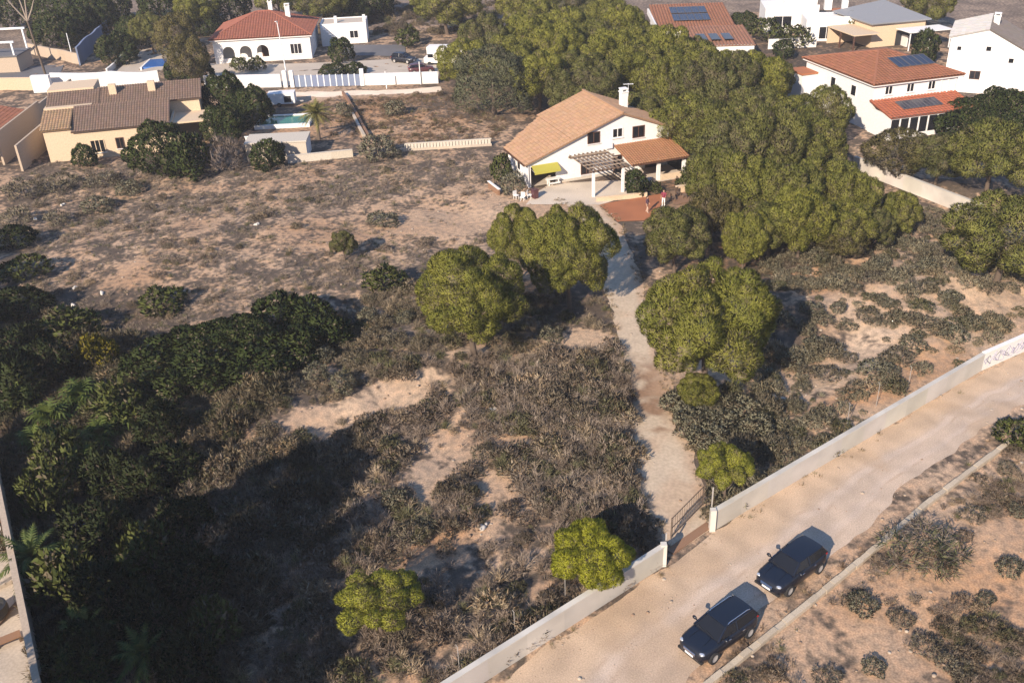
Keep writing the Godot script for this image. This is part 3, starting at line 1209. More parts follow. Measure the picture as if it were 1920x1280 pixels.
func beige_house() -> void:
	var t := thing("beige_house", "beige house with stepped brown tiled roofs beyond the dry field", "house", Vector3(-55.83, 0, -115.19), 12.0)
	var rc := Color(0.225, 0.15, 0.108)
	var wall: Material = M.cream
	# front wing, roof falling to the front
	block(t, "front_wall", Vector3(0, -0.6, -0.25), Vector3(15.0, 3.55, 0), wall)
	block(t, "side_wall", Vector3(0, -0.6, -8.5), Vector3(0.25, 4.1, -0.25), wall)
	block(t, "side_wall", Vector3(14.75, -0.6, -8.5), Vector3(15.0, 3.55, -0.25), wall)
	block(t, "rear_wall", Vector3(0.25, -0.6, -8.5), Vector3(14.75, 4.0, -8.25), wall)
	block(t, "parapet", Vector3(0.0, 3.55, -0.25), Vector3(3.2, 4.1, 0.0), wall)
	var tan := MB.new()
	var st := Vector3(0, 1.3, -4.6)
	roof_plane(tan, Vector3(-0.3, 4.02, 0.3), Vector3.RIGHT, 3.5, st, st.length(), Color(0.42, 0.27, 0.15), 0, 0, 0.32, 0.5, 45)
	part("roof", tan, M.tile, t)
	var r := MB.new()
	var s1 := Vector3(0, 1.9, -5.2)
	roof_plane(r, Vector3(3.2, 3.55, 0.35), Vector3.RIGHT, 11.6, s1, s1.length(), rc, 0, 0, 0.32, 0.5, 41)
	part("roof", r, M.tile, t)
	var g := MB.new()
	g.extrude(poly([Vector2(0.3, 3.5), Vector2(5.2, 3.5), Vector2(5.2, 5.3)]), 3.2, 3.4)
	var gw := part("gable", g, wall, t)
	gw.rotation.y = PI / 2
	gw.position = Vector3(0, 0, 0)
	# upper left wing with lean-to roof
	block(t, "wing_wall", Vector3(-0.5, -0.6, -14.0), Vector3(5.2, 5.3, -5.4), wall)
	var r2 := MB.new()
	var s2 := Vector3(0, 1.6, -4.4)
	roof_plane(r2, Vector3(-0.4, 4.75, -4.9), Vector3.RIGHT, 6.4, s2, s2.length(), rc, 0, 0, 0.32, 0.5, 42)
	part("roof", r2, M.tile, t)
	block(t, "parapet", Vector3(-0.5, 5.3, -14.0), Vector3(5.2, 6.6, -9.4), wall)
	# rear right wing
	block(t, "wing_wall", Vector3(5.8, -0.6, -13.5), Vector3(18.2, 4.9, -6.0), wall)
	var r3 := MB.new()
	var s3 := Vector3(0, 1.5, -4.2)
	roof_plane(r3, Vector3(5.6, 4.9, -5.6), Vector3.RIGHT, 13.0, s3, s3.length(), rc, 0, 0, 0.32, 0.5, 43)
	roof_plane(r3, Vector3(18.6, 4.9, -14.0), Vector3.LEFT, 13.0, Vector3(0, 1.5, 4.2), s3.length(), rc, 0, 0, 0.32, 0.5, 44)
	part("roof", r3, M.tile, t)
	for x in [7.2, 12.0]:
		block(t, "chimney", Vector3(x, 5.6, -8.6), Vector3(x + 0.9, 7.0, -7.9), wall)
	# carport at the right
	block(t, "carport_roof", Vector3(15.02, 3.0, -6.0), Vector3(19.6, 3.2, -1.0), wall)
	block(t, "carport_post", Vector3(19.2, -0.6, -1.4), Vector3(19.55, 3.0, -1.05), wall)
	block(t, "carport_wall", Vector3(15.02, -0.6, -5.98), Vector3(19.4, 3.0, -5.8), M.grey_plaster)
	window(t, 5.1, 0.75, 6.6, 2.2, 0, M.cream, 2)
	window(t, 8.1, 1.0, 8.9, 2.2, 0, M.brown_frame)


func hipped_house() -> void:
	var t := thing("hipped_white_house", "large white house with hipped tile roof and glazed veranda below solar panels", "house", Vector3(44.6, 0, -114.2), 15.0)
	wall_ring(t, 11.8, 15.0, 5.7, M.white)
	var c := Color(0.31, 0.125, 0.065)
	hip_roof(t, 11.8, 15.0, 5.75, 1.9, 0.5, c, 0.45, 51)
	var up := Vector3(0, 1.9, -8.0).normalized()
	for k in 3:
		solar_panel(t, Vector3(5.0 + k * 1.75, 6.5, -2.6), Vector3.RIGHT, up, 1.6, 2.6)
	# the glazed veranda
	var v := MB.new()
	var sv := Vector3(0, 1.0, -4.6)
	roof_plane(v, Vector3(-0.3, 2.75, 4.4), Vector3.RIGHT, 12.0, sv, sv.length(), Color(0.42, 0.125, 0.06), 0, 0, 0.45, 0.5, 53)
	var vr := part("veranda_roof", v, M.tile, t)
	for k in 5:
		solar_panel(vr, Vector3(2.3 + k * 1.1, 3.05, 3.0), Vector3.RIGHT, sv.normalized(), 1.0, 1.9)
	block(t, "veranda_beam", Vector3(-0.2, 2.45, 4.0), Vector3(11.6, 2.7, 4.2), M.white)
	block(t, "veranda_wall", Vector3(-0.2, -0.6, 4.02), Vector3(11.6, 0.55, 4.18), M.white)
	block(t, "veranda_side", Vector3(-0.2, -0.6, 0.02), Vector3(0.0, 2.9, 4.0), M.white)
	block(t, "veranda_side", Vector3(11.4, -0.6, 0.02), Vector3(11.6, 2.9, 4.0), M.white)
	for k in 10:
		var x := -0.2 + k * 1.29
		if k < 10:
			block(t, "mullion", Vector3(x, 0.55, 4.03), Vector3(x + 0.16, 2.45, 4.19), M.white)
		if k < 9:
			block(t, "pane", Vector3(x + 0.16, 0.55, 4.08), Vector3(x + 1.29, 2.45, 4.11), M.glass)
	for x in [1.6, 4.6, 7.6]:
		window(t, x, 4.3, x + 0.9, 5.2, 0, M.white)
	for k in 4:
		block(t, "balcony_post", Vector3(9.3 + k * 1.0, 3.6, 0.05), Vector3(9.4 + k * 1.0, 5.5, 0.15), M.white_metal)
	side_window(t, -4.5, 3.4, -3.5, 4.6, 0, -1, M.white)
	side_window(t, -9.0, 3.4, -8.0, 4.6, 0, -1, M.white)
	block(t, "side_roof", Vector3(-2.4, 4.3, -15.5), Vector3(-0.02, 4.5, -12.0), M.terrace)
	block(t, "side_annexe", Vector3(-2.2, -0.6, -15.3), Vector3(-0.02, 4.3, -12.2), M.white)


func gable_house() -> void:
	var t := thing("tall_white_house", "tall plain white gabled house with grey roof at the right edge", "house", Vector3(61.7, 0, -133.5), -27.0)
	var f := MB.new()
	f.extrude(poly([Vector2(0, -0.6), Vector2(11.5, -0.6), Vector2(11.5, 4.2), Vector2(4.6, 7.8), Vector2(0, 6.6)]), -0.25, 0)
	part("front_wall", f, M.white, t)
	var b := MB.new()
	b.extrude(poly([Vector2(0, -0.6), Vector2(11.5, -0.6), Vector2(11.5, 4.2), Vector2(4.6, 7.8), Vector2(0, 6.6)]), -11.0, -10.75)
	part("rear_wall", b, M.white, t)
	block(t, "side_wall", Vector3(0, -0.6, -10.75), Vector3(0.25, 6.6, -0.25), M.white)
	block(t, "side_wall", Vector3(11.25, -0.6, -10.75), Vector3(11.5, 4.3, -0.25), M.white)
	var r := MB.new()
	var sr := Vector3(-7.3, 3.8, 0)
	roof_plane(r, Vector3(11.9, 4.1, 0.2), Vector3.FORWARD, 11.4, sr, sr.length(), Color(0.2, 0.17, 0.15), 0, 0, 0.4, 0.5, 61)
	var sl := Vector3(4.9, 1.3, 0)
	roof_plane(r, Vector3(-0.3, 6.62, -11.2), Vector3.BACK, 11.4, sl, sl.length(), Color(0.6, 0.57, 0.53), 0, 0, 0.4, 0.5, 62)
	part("roof", r, M.tile, t)
	chimney(t, Vector3(5.2, 7.4, -5.5), 0.8, 1.2)
	window(t, 4.6, 5.0, 5.2, 5.6, 0, M.white, 0)
	window(t, 7.6, 3.6, 8.2, 4.2, 0, M.white, 0)
	window(t, 1.0, 4.9, 1.5, 5.4, 0, M.white, 0)
	block(t, "terrace", Vector3(-0.4, -0.6, 0.02), Vector3(9.0, 0.9, 3.0), M.white)
	window(t, 3.2, 1.2, 4.4, 2.2, 0, M.brown_frame)
	block(t, "railing", Vector3(-0.4, 0.9, 2.8), Vector3(9.0, 1.6, 2.95), M.white)


func far_houses() -> void:
	var t := thing("flat_roofed_white_house", "white cubic house with flat roofs and roof terrace behind the hipped house", "house", Vector3(46.4, 0, -172.5), -8.0)
	block(t, "wall", Vector3(0, -0.6, -9), Vector3(9.0, 4.0, 0), M.white)
	block(t, "upper_wall", Vector3(3.5, 4.0, -8.5), Vector3(9.0, 6.6, -2.5), M.white)
	block(t, "parapet", Vector3(0, 4.0, -0.2), Vector3(9.0, 4.6, 0), M.white)
	block(t, "wing", Vector3(6.0, -0.6, 0.02), Vector3(13.5, 3.4, 7.0), M.white)
	block(t, "wing_parapet", Vector3(6.0, 3.4, 6.8), Vector3(13.5, 3.9, 7.0), M.white)
	block(t, "roof_tower", Vector3(10.2, 3.4, -3.0), Vector3(11.4, 6.8, -1.8), M.white)
	block(t, "roof_tower", Vector3(12.4, 3.4, 1.0), Vector3(13.3, 5.6, 2.2), M.white)
	window(t, 8.2, 0.4, 11.6, 2.3, 7.0, M.white, 2)
	window(t, 1.5, 1.2, 4.5, 2.8, 0, M.white, 1)
	block(t, "terrace_floor", Vector3(11.42, 3.4, -3.0), Vector3(13.4, 3.52, 0.9), M.terrace)
	var u := thing("grey_roofed_house", "cream house with pale grey pyramid roof and fabric canopy, top right", "house", Vector3(60.0, 0, -158.0), 12.0)
	wall_ring(u, 9.5, 11.0, 3.9, M.cream, 0, 0, -0.6)
	var mb := MB.new()
	var ap := Vector3(5.2, 6.2, -6.0)
	var e := [Vector3(-0.6, 3.92, 0.6), Vector3(10.1, 3.92, 0.6), Vector3(10.1, 3.92, -11.6), Vector3(-0.6, 3.92, -11.6)]
	for k in 4:
		mb.tri(e[k], e[(k + 1) % 4], ap)
		mb.quad(e[k] - Vector3(0, 0.2, 0), e[(k + 1) % 4] - Vector3(0, 0.2, 0), e[(k + 1) % 4], e[k])
	part("roof", mb, M.grey_roof, u)
	block(u, "canopy", Vector3(3.8, 2.8, 0.7), Vector3(11.5, 2.9, 4.6), M.white)
	for x in [4.0, 7.6, 11.2]:
		block(u, "canopy_post", Vector3(x, -0.6, 4.3), Vector3(x + 0.14, 2.8, 4.44), M.white_metal)
	block(u, "dark_opening", Vector3(4.4, 0, 0.01), Vector3(9.0, 2.3, 0.05), M.dark)
	block(u, "lean_to_roof", Vector3(-4.6, 2.6, -6.0), Vector3(-0.02, 2.75, 2.4), M.cream)
	block(u, "lean_to_wall", Vector3(-4.5, -0.6, -5.8), Vector3(-0.02, 2.6, -5.6), M.cream)
	for z in [2.1, -2.0]:
		block(u, "lean_to_post", Vector3(-4.5, -0.6, z), Vector3(-4.3, 2.6, z + 0.2), M.brown_frame)
	var s := thing("solar_roofed_house", "low house with orange tiled roof and black solar panels behind the grove", "house", Vector3(26.5, 0, -164.0), -3.0)
	wall_ring(s, 12.5, 14.0, 3.0, M.white, 0, 0, -0.6)
	var r := MB.new()
	var up := Vector3(0, 1.5, -14.6)
	roof_plane(r, Vector3(-0.3, 3.05, 0.3), Vector3.RIGHT, 13.1, up, up.length(), Color(0.4, 0.17, 0.09), 0, 0, 0.5, 0.6, 71)
	part("roof", r, M.tile, s)
	for k in 5:
		for j in 2:
			solar_panel(s, Vector3(2.9 + k * 1.25, 3.1 + j * 0.42 + 0.5, -3.6 - j * 4.3), Vector3.RIGHT, up.normalized(), 1.15, 3.6)
	block(s, "white_verge", Vector3(-0.6, 3.0, -14.4), Vector3(-0.32, 3.9, 0.3), M.white)
	wall_ring(s, 9.0, 12.0, 2.9, M.white, 4.5, 12.3, -0.6)
	var r2 := MB.new()
	var u2 := Vector3(0, 0.7, -11.5)
	roof_plane(r2, Vector3(4.3, 2.9, 12.5), Vector3.RIGHT, 9.4, u2, u2.length(), Color(0.42, 0.2, 0.12), 0, 0, 0.5, 0.6, 72)
	part("roof", r2, M.tile, s)
	for k in 3:
		block(s, "skylight", Vector3(5.2 + k * 2.0, 3.3, 6.0), Vector3(6.6 + k * 2.0, 3.42, 10.5), M.glass)
	# far left building behind a white frame
	var l := thing("grey_flat_building", "grey flat building behind a white metal frame, top left corner", "building", Vector3(-92.0, 0, -166.0), 2.0)
	block(l, "wall", Vector3(-10, -0.5, -6), Vector3(10.5, 2.6, 0), M.grey_plaster)
	block(l, "roof_slab", Vector3(-10, 2.6, -6.2), Vector3(10.7, 2.8, 0.2), M.asphalt)
	for x in [-4.0, 3.0, 10.0]:
		block(l, "frame_post", Vector3(x, 2.8, -6.0), Vector3(x + 0.25, 6.0, -5.75), M.white_metal)
		block(l, "frame_post", Vector3(x, 2.8, -0.4), Vector3(x + 0.25, 4.8, -0.15), M.white_metal)
	for q in [[6.0, -6.0], [4.8, -0.4]]:
		block(l, "frame_beam", Vector3(-10, q[0], q[1]), Vector3(10.6, q[0] + 0.3, q[1] + 0.25), M.white_metal)
	# big wall and roof at the far left edge
	var w := thing("brown_walled_house", "house with red roof behind a tall brown wall at the left edge", "house", Vector3(-61.6, 0, -118.0), 94.0)
	block(w, "boundary_wall", Vector3(-3.0, -0.5, -0.25), Vector3(12.0, 4.0, 0), M.grey_plaster)
	block(w, "boundary_wall", Vector3(12.0, -0.5, -0.25), Vector3(26.0, 3.6, 0), M.grey_plaster)
	block(w, "house_wall", Vector3(-6.0, -0.5, 3.0), Vector3(8.0, 3.2, 3.25), M.grey_plaster)
	var rr := MB.new()
	var su := Vector3(0, 1.6, 6.0)
	roof_plane(rr, Vector3(-7.5, 2.2, -0.5) + Vector3(0, 1.2, 0), Vector3.RIGHT, 17.0, Vector3(0, 1.8, -7.0), 7.2, Color(0.3, 0.12, 0.07), 0, 0, 0.4, 0.5, 81)
	part("roof", rr, M.tile, w)


# ---------------------------------------------------------------- vehicles and people
func section(x: float, w: float, y0: float, y1: float) -> Array:
	var ring := []
	for q in [[0.0, 1.0, 0.03], [-0.8, 1.0, 0.0], [-0.95, 0.86, 0.0], [-1.0, 0.6, 0.0], [-1.0, 0.3, 0.0], [-0.9, 0.0, 0.0], [0.9, 0.0, 0.0], [1.0, 0.3, 0.0], [1.0, 0.6, 0.0], [0.95, 0.86, 0.0], [0.8, 1.0, 0.0]]:
		ring.append(Vector3(x, lerpf(y0, y1, q[1]) + q[2], -q[0] * w * -1.0))
	return ring


func make_car(called: String, label: String, at: Vector3, deg: float, paint: Material, rails := true, tall := 1.68) -> void:
	var t := thing(called, label, "car", at, deg)
	var mb := MB.new()
	var rings := []
	for q in [[2.24, 0.42, 0.42, 0.66], [2.2, 0.62, 0.36, 0.76], [2.08, 0.77, 0.3, 0.86], [1.85, 0.87, 0.26, 0.94], [1.4, 0.92, 0.24, 1.0], [0.85, 0.94, 0.24, 1.05], [-0.4, 0.95, 0.24, 1.06], [-1.5, 0.95, 0.25, 1.06], [-1.9, 0.9, 0.28, 1.03], [-2.1, 0.8, 0.34, 0.96], [-2.2, 0.6, 0.42, 0.86]]:
		rings.append(section(q[0], q[1], q[2], q[3]))
	mb.loft(rings)
	var body := part("body", mb, paint, t)
	# cabin: belt and roof corners
	var rf := tall
	var b := [Vector3(1.02, 1.06, 0.8), Vector3(-0.35, 1.08, 0.9), Vector3(-2.08, 1.06, 0.84)]
	var c := [Vector3(0.25, rf - 0.06, 0.62), Vector3(-0.4, rf, 0.66), Vector3(-1.75, rf - 0.07, 0.62)]
	var mx := func(p: Vector3) -> Vector3: return Vector3(p.x, p.y, -p.z)
	var roof := MB.new()
	var rr := []
	for q in [[0.3, 0.6, rf - 0.08, rf - 0.05], [0.1, 0.65, rf - 0.1, rf - 0.01], [-0.4, 0.68, rf - 0.1, rf + 0.02], [-1.1, 0.68, rf - 0.1, rf], [-1.6, 0.66, rf - 0.12, rf - 0.04], [-1.86, 0.6, rf - 0.12, rf - 0.09]]:
		rr.append(section(q[0], q[1], q[2], q[3]))
	roof.loft(rr)
	part("roof", roof, paint, t)
	var gl := MB.new()
	gl.quad(mx.call(c[0]), mx.call(b[0]), b[0], c[0])
	part("windscreen", gl, M.glass, t)
	var rw := MB.new()
	rw.quad(c[2], b[2], mx.call(b[2]), mx.call(c[2]))
	part("rear_window", rw, M.glass, t)
	for s in [1.0, -1.0]:
		for k in 2:
			var sw := MB.new()
			var p0: Vector3 = b[k + 1] * Vector3(1, 1, s)
			var p1: Vector3 = b[k] * Vector3(1, 1, s)
			var p2: Vector3 = c[k] * Vector3(1, 1, s)
			var p3: Vector3 = c[k + 1] * Vector3(1, 1, s)
			if s > 0:
				sw.quad(p0, p1, p2, p3)
			else:
				sw.quad(p1, p0, p3, p2)
			part("side_window", sw, M.glass, t)
		for k in 3:
			var pl := MB.new()
			pl.beam(b[k] * Vector3(1, 1, s), c[k] * Vector3(1, 1, s), 0.09, 0.07)
			part("pillar", pl, paint, t)
		var mi := MB.new()
		mi.ball(Vector3(0.72, 1.17, 1.03 * s), Vector3(0.09, 0.1, 0.14), 6, 8)
		mi.beam(Vector3(0.72, 1.12, 0.86 * s), Vector3(0.72, 1.14, 1.0 * s), 0.06, 0.05)
		part("mirror", mi, paint, t)
		if rails:
			var ra := MB.new()
			ra.tube([Vector3(0.1, rf + 0.0, 0.6 * s), Vector3(0.0, rf + 0.06, 0.6 * s), Vector3(-1.4, rf + 0.06, 0.6 * s), Vector3(-1.6, rf - 0.02, 0.6 * s)], [0.022, 0.025, 0.025, 0.022], 6)
			part("roof_rail", ra, M.chrome, t)
		var hl := MB.new()
		hl.ball(Vector3(2.03, 0.8, 0.64 * s), Vector3(0.13, 0.08, 0.16), 6, 8)
		part("headlight", hl, M.headlight, t)
		var tl := MB.new()
		tl.ball(Vector3(-2.13, 0.9, 0.7 * s), Vector3(0.08, 0.12, 0.12), 6, 8)
		part("tail_light", tl, M.red_lens, t)
		for x in [0.3, -0.75]:
			var h := MB.new()
			h.box(Vector3(x - 0.1, 0.92, minf(0.95 * s, 0.985 * s)), Vector3(x + 0.1, 0.96, maxf(0.95 * s, 0.985 * s)))
			part("door_handle", h, M.chrome, body)
		for x in [1.38, -1.36]:
			var ty := MB.new()
			var ax := Basis(Vector3(1, 0, 0), PI / 2 * s)
			ty.lathe([Vector2(0.2, 0.02), Vector2(0.35, 0.0), Vector2(0.36, 0.12), Vector2(0.35, 0.23), Vector2(0.22, 0.235)], 18, Vector3(x, 0.36, 0.75 * s), ax)
			var w := part("wheel", ty, M.rubber, t)
			var ri := MB.new()
			ri.lathe([Vector2(0.235, 0.2), Vector2(0.22, 0.22), Vector2(0.05, 0.19), Vector2(0.0, 0.2)], 14, Vector3(x, 0.36, 0.75 * s), ax)
			part("rim", ri, M.steel, w)
	var g := MB.new()
	g.box(Vector3(2.16, 0.56, -0.36), Vector3(2.25, 0.72, 0.36))
	for k in 4:
		g.box(Vector3(2.2, 0.575 + k * 0.04, -0.38), Vector3(2.265, 0.59 + k * 0.04, 0.38))
	part("grille", g, M.chrome, t)
	var np := MB.new()
	np.box(Vector3(2.2, 0.42, -0.26), Vector3(2.25, 0.53, 0.26))
	part("number_plate", np, M.white_metal, t)
	var bu := MB.new()
	bu.box(Vector3(2.0, 0.28, -0.78), Vector3(2.2, 0.4, 0.78))
	part("bumper", bu, M.rubber, t)
	var wi := MB.new()
	wi.beam(Vector3(1.04, 1.1, -0.5), Vector3(0.95, 1.17, 0.1), 0.03, 0.02)
	wi.beam(Vector3(1.04, 1.1, 0.1), Vector3(0.95, 1.17, 0.6), 0.03, 0.02)
	part("wiper", wi, M.rubber, t)
	t.scale = Vector3(0.93, 1.0, 0.97)
	# pressed lines in the bonnet
	for z in [-0.42, 0.42]:
		var cr := MB.new()
		cr.tube([Vector3(0.95, 1.065, z * 0.9), Vector3(1.5, 1.02, z), Vector3(1.95, 0.93, z * 0.95)], [0.012, 0.02, 0.01], 6)
		part("bonnet_crease", cr, paint, body)


func motorhome() -> void:
	var t := thing("motorhome", "white motorhome parked beyond the garden wall beside the grove", "motorhome", g3(Vector2(-8.74, -159.86)), 170.0)
	block(t, "body", Vector3(-3.2, 0.5, -1.1), Vector3(2.0, 3.0, 1.1), M.white)
	block(t, "cab_over", Vector3(2.0, 1.9, -1.1), Vector3(3.0, 3.0, 1.1), M.white)
	block(t, "cab", Vector3(2.0, 0.5, -1.0), Vector3(3.6, 1.3, 1.0), M.white)
	block(t, "windscreen", Vector3(2.05, 1.3, -0.95), Vector3(2.9, 1.9, 0.95), M.glass)
	block(t, "rooflight", Vector3(-1.0, 3.0, -0.4), Vector3(-0.2, 3.12, 0.4), M.dark)
	for s in [-1.0, 1.0]:
		for x in [-1.8, 0.4]:
			block(t, "window", Vector3(x, 1.7, minf(1.09 * s, 1.13 * s)), Vector3(x + 1.0, 2.3, maxf(1.09 * s, 1.13 * s)), M.glass)
		for x in [-1.9, 2.7]:
			var ty := MB.new()
			ty.lathe([Vector2(0.0, 0.02), Vector2(0.33, 0.0), Vector2(0.34, 0.12), Vector2(0.33, 0.22), Vector2(0.0, 0.23)], 14, Vector3(x, 0.34, 0.85 * s), Basis(Vector3(1, 0, 0), PI / 2 * s))
			part("wheel", ty, M.rubber, t)
	block(t, "rear_window", Vector3(-3.24, 1.8, -0.4), Vector3(-3.19, 2.4, 0.4), M.glass)


# a standing figure: joints in metres, feet at the origin, facing +z; surface nets over a smooth union of tapered capsules
func make_person(label: String, p: Vector2, deg: float, top: Color, legs: Color, hair: Color, stride: float, reach: float) -> void:
	var t := thing("person", label, "person", g3(p, 0.03), deg)
	var J := {
		"hipL": Vector3(-0.09, 0.93, 0), "hipR": Vector3(0.09, 0.93, 0), "knL": Vector3(-0.1, 0.5, 0.06 + stride * 0.5), "knR": Vector3(0.1, 0.5, 0.04 - stride * 0.3),
		"anL": Vector3(-0.1, 0.09, stride), "anR": Vector3(0.1, 0.09, -stride), "toL": Vector3(-0.12, 0.04, stride + 0.17), "toR": Vector3(0.12, 0.04, -stride + 0.17),
		"pel": Vector3(0, 0.98, 0), "che": Vector3(0, 1.32, 0.0), "nec": Vector3(0, 1.5, 0.0), "hea": Vector3(0, 1.63, 0.02),
		"shL": Vector3(-0.19, 1.41, 0), "shR": Vector3(0.19, 1.41, 0), "elL": Vector3(-0.26, 1.14, -0.02), "elR": Vector3(0.25, 1.14, 0.03 + reach * 0.15),
		"wrL": Vector3(-0.27, 0.9, 0.06), "wrR": Vector3(0.22, 0.92 + reach * 0.2, 0.08 + reach * 0.3),
	}
	var caps := []
	for q in [["hipL", "knL", 0.085, 0.058], ["hipR", "knR", 0.085, 0.058], ["knL", "anL", 0.056, 0.04], ["knR", "anR", 0.056, 0.04], ["anL", "toL", 0.045, 0.035], ["anR", "toR", 0.045, 0.035], ["pel", "che", 0.135, 0.14], ["shL", "shR", 0.07, 0.07], ["che", "nec", 0.12, 0.055], ["nec", "hea", 0.055, 0.06], ["hea", "hea", 0.105, 0.105], ["shL", "elL", 0.055, 0.042], ["shR", "elR", 0.055, 0.042], ["elL", "wrL", 0.042, 0.028], ["elR", "wrR", 0.042, 0.028]]:
		caps.append([J[q[0]], J[q[1]], q[2], q[3]])
	var h := 0.028
	var o := Vector3(-0.42, -0.04, -0.4)
	var nx := 31
	var ny := 66
	var nz := 33
	var f := PackedFloat32Array()
	f.resize(nx * ny * nz)
	f.fill(0.3)
	for q in caps:
		var a: Vector3 = q[0]
		var b: Vector3 = q[1]
		var m := maxf(q[2], q[3]) + 0.09
		var lo := ((a.min(b) - Vector3.ONE * m - o) / h).max(Vector3.ZERO)
		var hi := ((a.max(b) + Vector3.ONE * m - o) / h).min(Vector3(nx - 1, ny - 1, nz - 1))
		var ab := b - a
		var l2 := maxf(ab.length_squared(), 1e-6)
		for k in range(int(lo.z), int(hi.z) + 1):
			for j in range(int(lo.y), int(hi.y) + 1):
				for i in range(int(lo.x), int(hi.x) + 1):
					var x := o + Vector3(i, j, k) * h
					var u := clampf((x - a).dot(ab) / l2, 0, 1)
					var d := x.distance_to(a + ab * u) - lerpf(q[2], q[3], u)
					var e := (k * ny + j) * nx + i
					var g := clampf(0.5 + 0.5 * (f[e] - d) / 0.035, 0, 1)
					f[e] = lerpf(f[e], d, g) - 0.035 * g * (1 - g)
	var id := PackedInt32Array()
	id.resize(f.size())
	id.fill(-1)
	var mb := MB.new()
	var skin := Color(0.42, 0.25, 0.17)
	for k in nz - 1:
		for j in ny - 1:
			for i in nx - 1:
				var e := (k * ny + j) * nx + i
				var n := 0
				for w in [0, 1, nx, nx + 1, nx * ny, nx * ny + 1, nx * ny + nx, nx * ny + nx + 1]:
					if f[e + w] < 0:
						n += 1
				if n == 0 or n == 8:
					continue
				var s := Vector3.ZERO
				var cnt := 0
				var grad := Vector3(f[e + 1] - f[e], f[e + nx] - f[e], f[e + nx * ny] - f[e]) + Vector3(f[e + nx + nx * ny + 1] - f[e + nx + nx * ny], f[e + 1 + nx + nx * ny] - f[e + 1 + nx * ny], f[e + 1 + nx + nx * ny] - f[e + 1 + nx])
				for w in [[0, 1, 0], [nx, nx + 1, 0], [nx * ny, nx * ny + 1, 0], [nx * ny + nx, nx * ny + nx + 1, 0], [0, nx, 1], [1, nx + 1, 1], [nx * ny, nx * ny + nx, 1], [nx * ny + 1, nx * ny + nx + 1, 1], [0, nx * ny, 2], [1, nx * ny + 1, 2], [nx, nx * ny + nx, 2], [nx + 1, nx * ny + nx + 1, 2]]:
					var fa := f[e + w[0]]
					var fb := f[e + w[1]]
					if (fa < 0) != (fb < 0):
						var z: int = w[0] / (nx * ny)
						var y: int = (w[0] % (nx * ny)) / nx
						var x: int = w[0] % nx
						var pp := Vector3(x, y, z)
						pp[w[2]] += fa / (fa - fb)
						s += pp
						cnt += 1
				var pos := o + (Vector3(i, j, k) + s / cnt) * h
				mb.col = top
				if pos.y < 0.95:
					mb.col = legs
				if pos.y < 0.08:
					mb.col = Color(0.05, 0.04, 0.04)
				if absf(pos.x) > 0.17 and pos.y < 1.12 and pos.y > 0.8 or pos.y > 1.49:
					mb.col = skin
				id[e] = mb.vert(pos, grad.normalized())
	for k in range(1, nz - 1):
		for j in range(1, ny - 1):
			for i in range(1, nx - 1):
				var e := (k * ny + j) * nx + i
				for w in [[1, nx, nx * ny], [nx, nx * ny, 1], [nx * ny, 1, nx]]:
					var fa := f[e]
					var fb := f[e + w[0]]
					if (fa < 0) == (fb < 0):
						continue
					var q := [id[e], id[e - w[1]], id[e - w[1] - w[2]], id[e - w[2]]]
					if q.min() < 0:
						continue
					if fa < 0:
						mb.idx.append_array([q[0], q[2], q[1], q[0], q[3], q[2]])
					else:
						mb.idx.append_array([q[0], q[1], q[2], q[0], q[2], q[3]])
	# hands, nose and ears join the same mesh
	mb.col = skin
	for s in [["wrL", "elL", -1.0], ["wrR", "elR", 1.0]]:
		var wr: Vector3 = J[s[0]]
		var d: Vector3 = (wr - J[s[1]]).normalized()
		var sd := Vector3(0, 0, 1)
		mb.tube([wr - d * 0.02, wr + d * 0.045, wr + d * 0.09], [0.026, 0.036, 0.033], 8)
		for k in 4:
			var b := wr + d * 0.085 + sd * (k - 1.5) * 0.019
			var fl: float = [0.062, 0.075, 0.07, 0.055][k]
			mb.tube([b, b + d * fl * 0.55 + Vector3(-0.004 * s[2], 0, 0), b + d * fl + Vector3(-0.014 * s[2], 0, 0)], [0.0095, 0.009, 0.006], 6)
		var tb := wr + d * 0.035 + sd * 0.03
		mb.tube([tb, tb + d * 0.025 + sd * 0.022, tb + d * 0.055 + sd * 0.026], [0.012, 0.0105, 0.007], 6)
	mb.ball(Vector3(0, 1.61, 0.125), Vector3(0.014, 0.022, 0.018), 4, 6)
	for s in [-1.0, 1.0]:
		mb.ball(Vector3(0.1 * s, 1.62, 0.015), Vector3(0.012, 0.03, 0.018), 4, 6)
	mb.col = Color(0.03, 0.02, 0.02)
	for s in [-1.0, 1.0]:
		mb.ball(Vector3(0.037 * s, 1.64, 0.112), Vector3(0.013, 0.008, 0.01), 4, 6)
	mb.col = Color(0.3, 0.1, 0.09)
	mb.ball(Vector3(0, 1.572, 0.113), Vector3(0.024, 0.007, 0.01), 4, 6)
	part("body", mb, M.skin_cloth, t)
	var ha := MB.new()
	ha.col = hair
	ha.ball(Vector3(0, 1.665, -0.008), Vector3(0.112, 0.098, 0.116), 8, 10)
	ha.ball(Vector3(0, 1.6, -0.06), Vector3(0.1, 0.11, 0.07), 6, 8)
	part("hair", ha, M.skin_cloth, t)


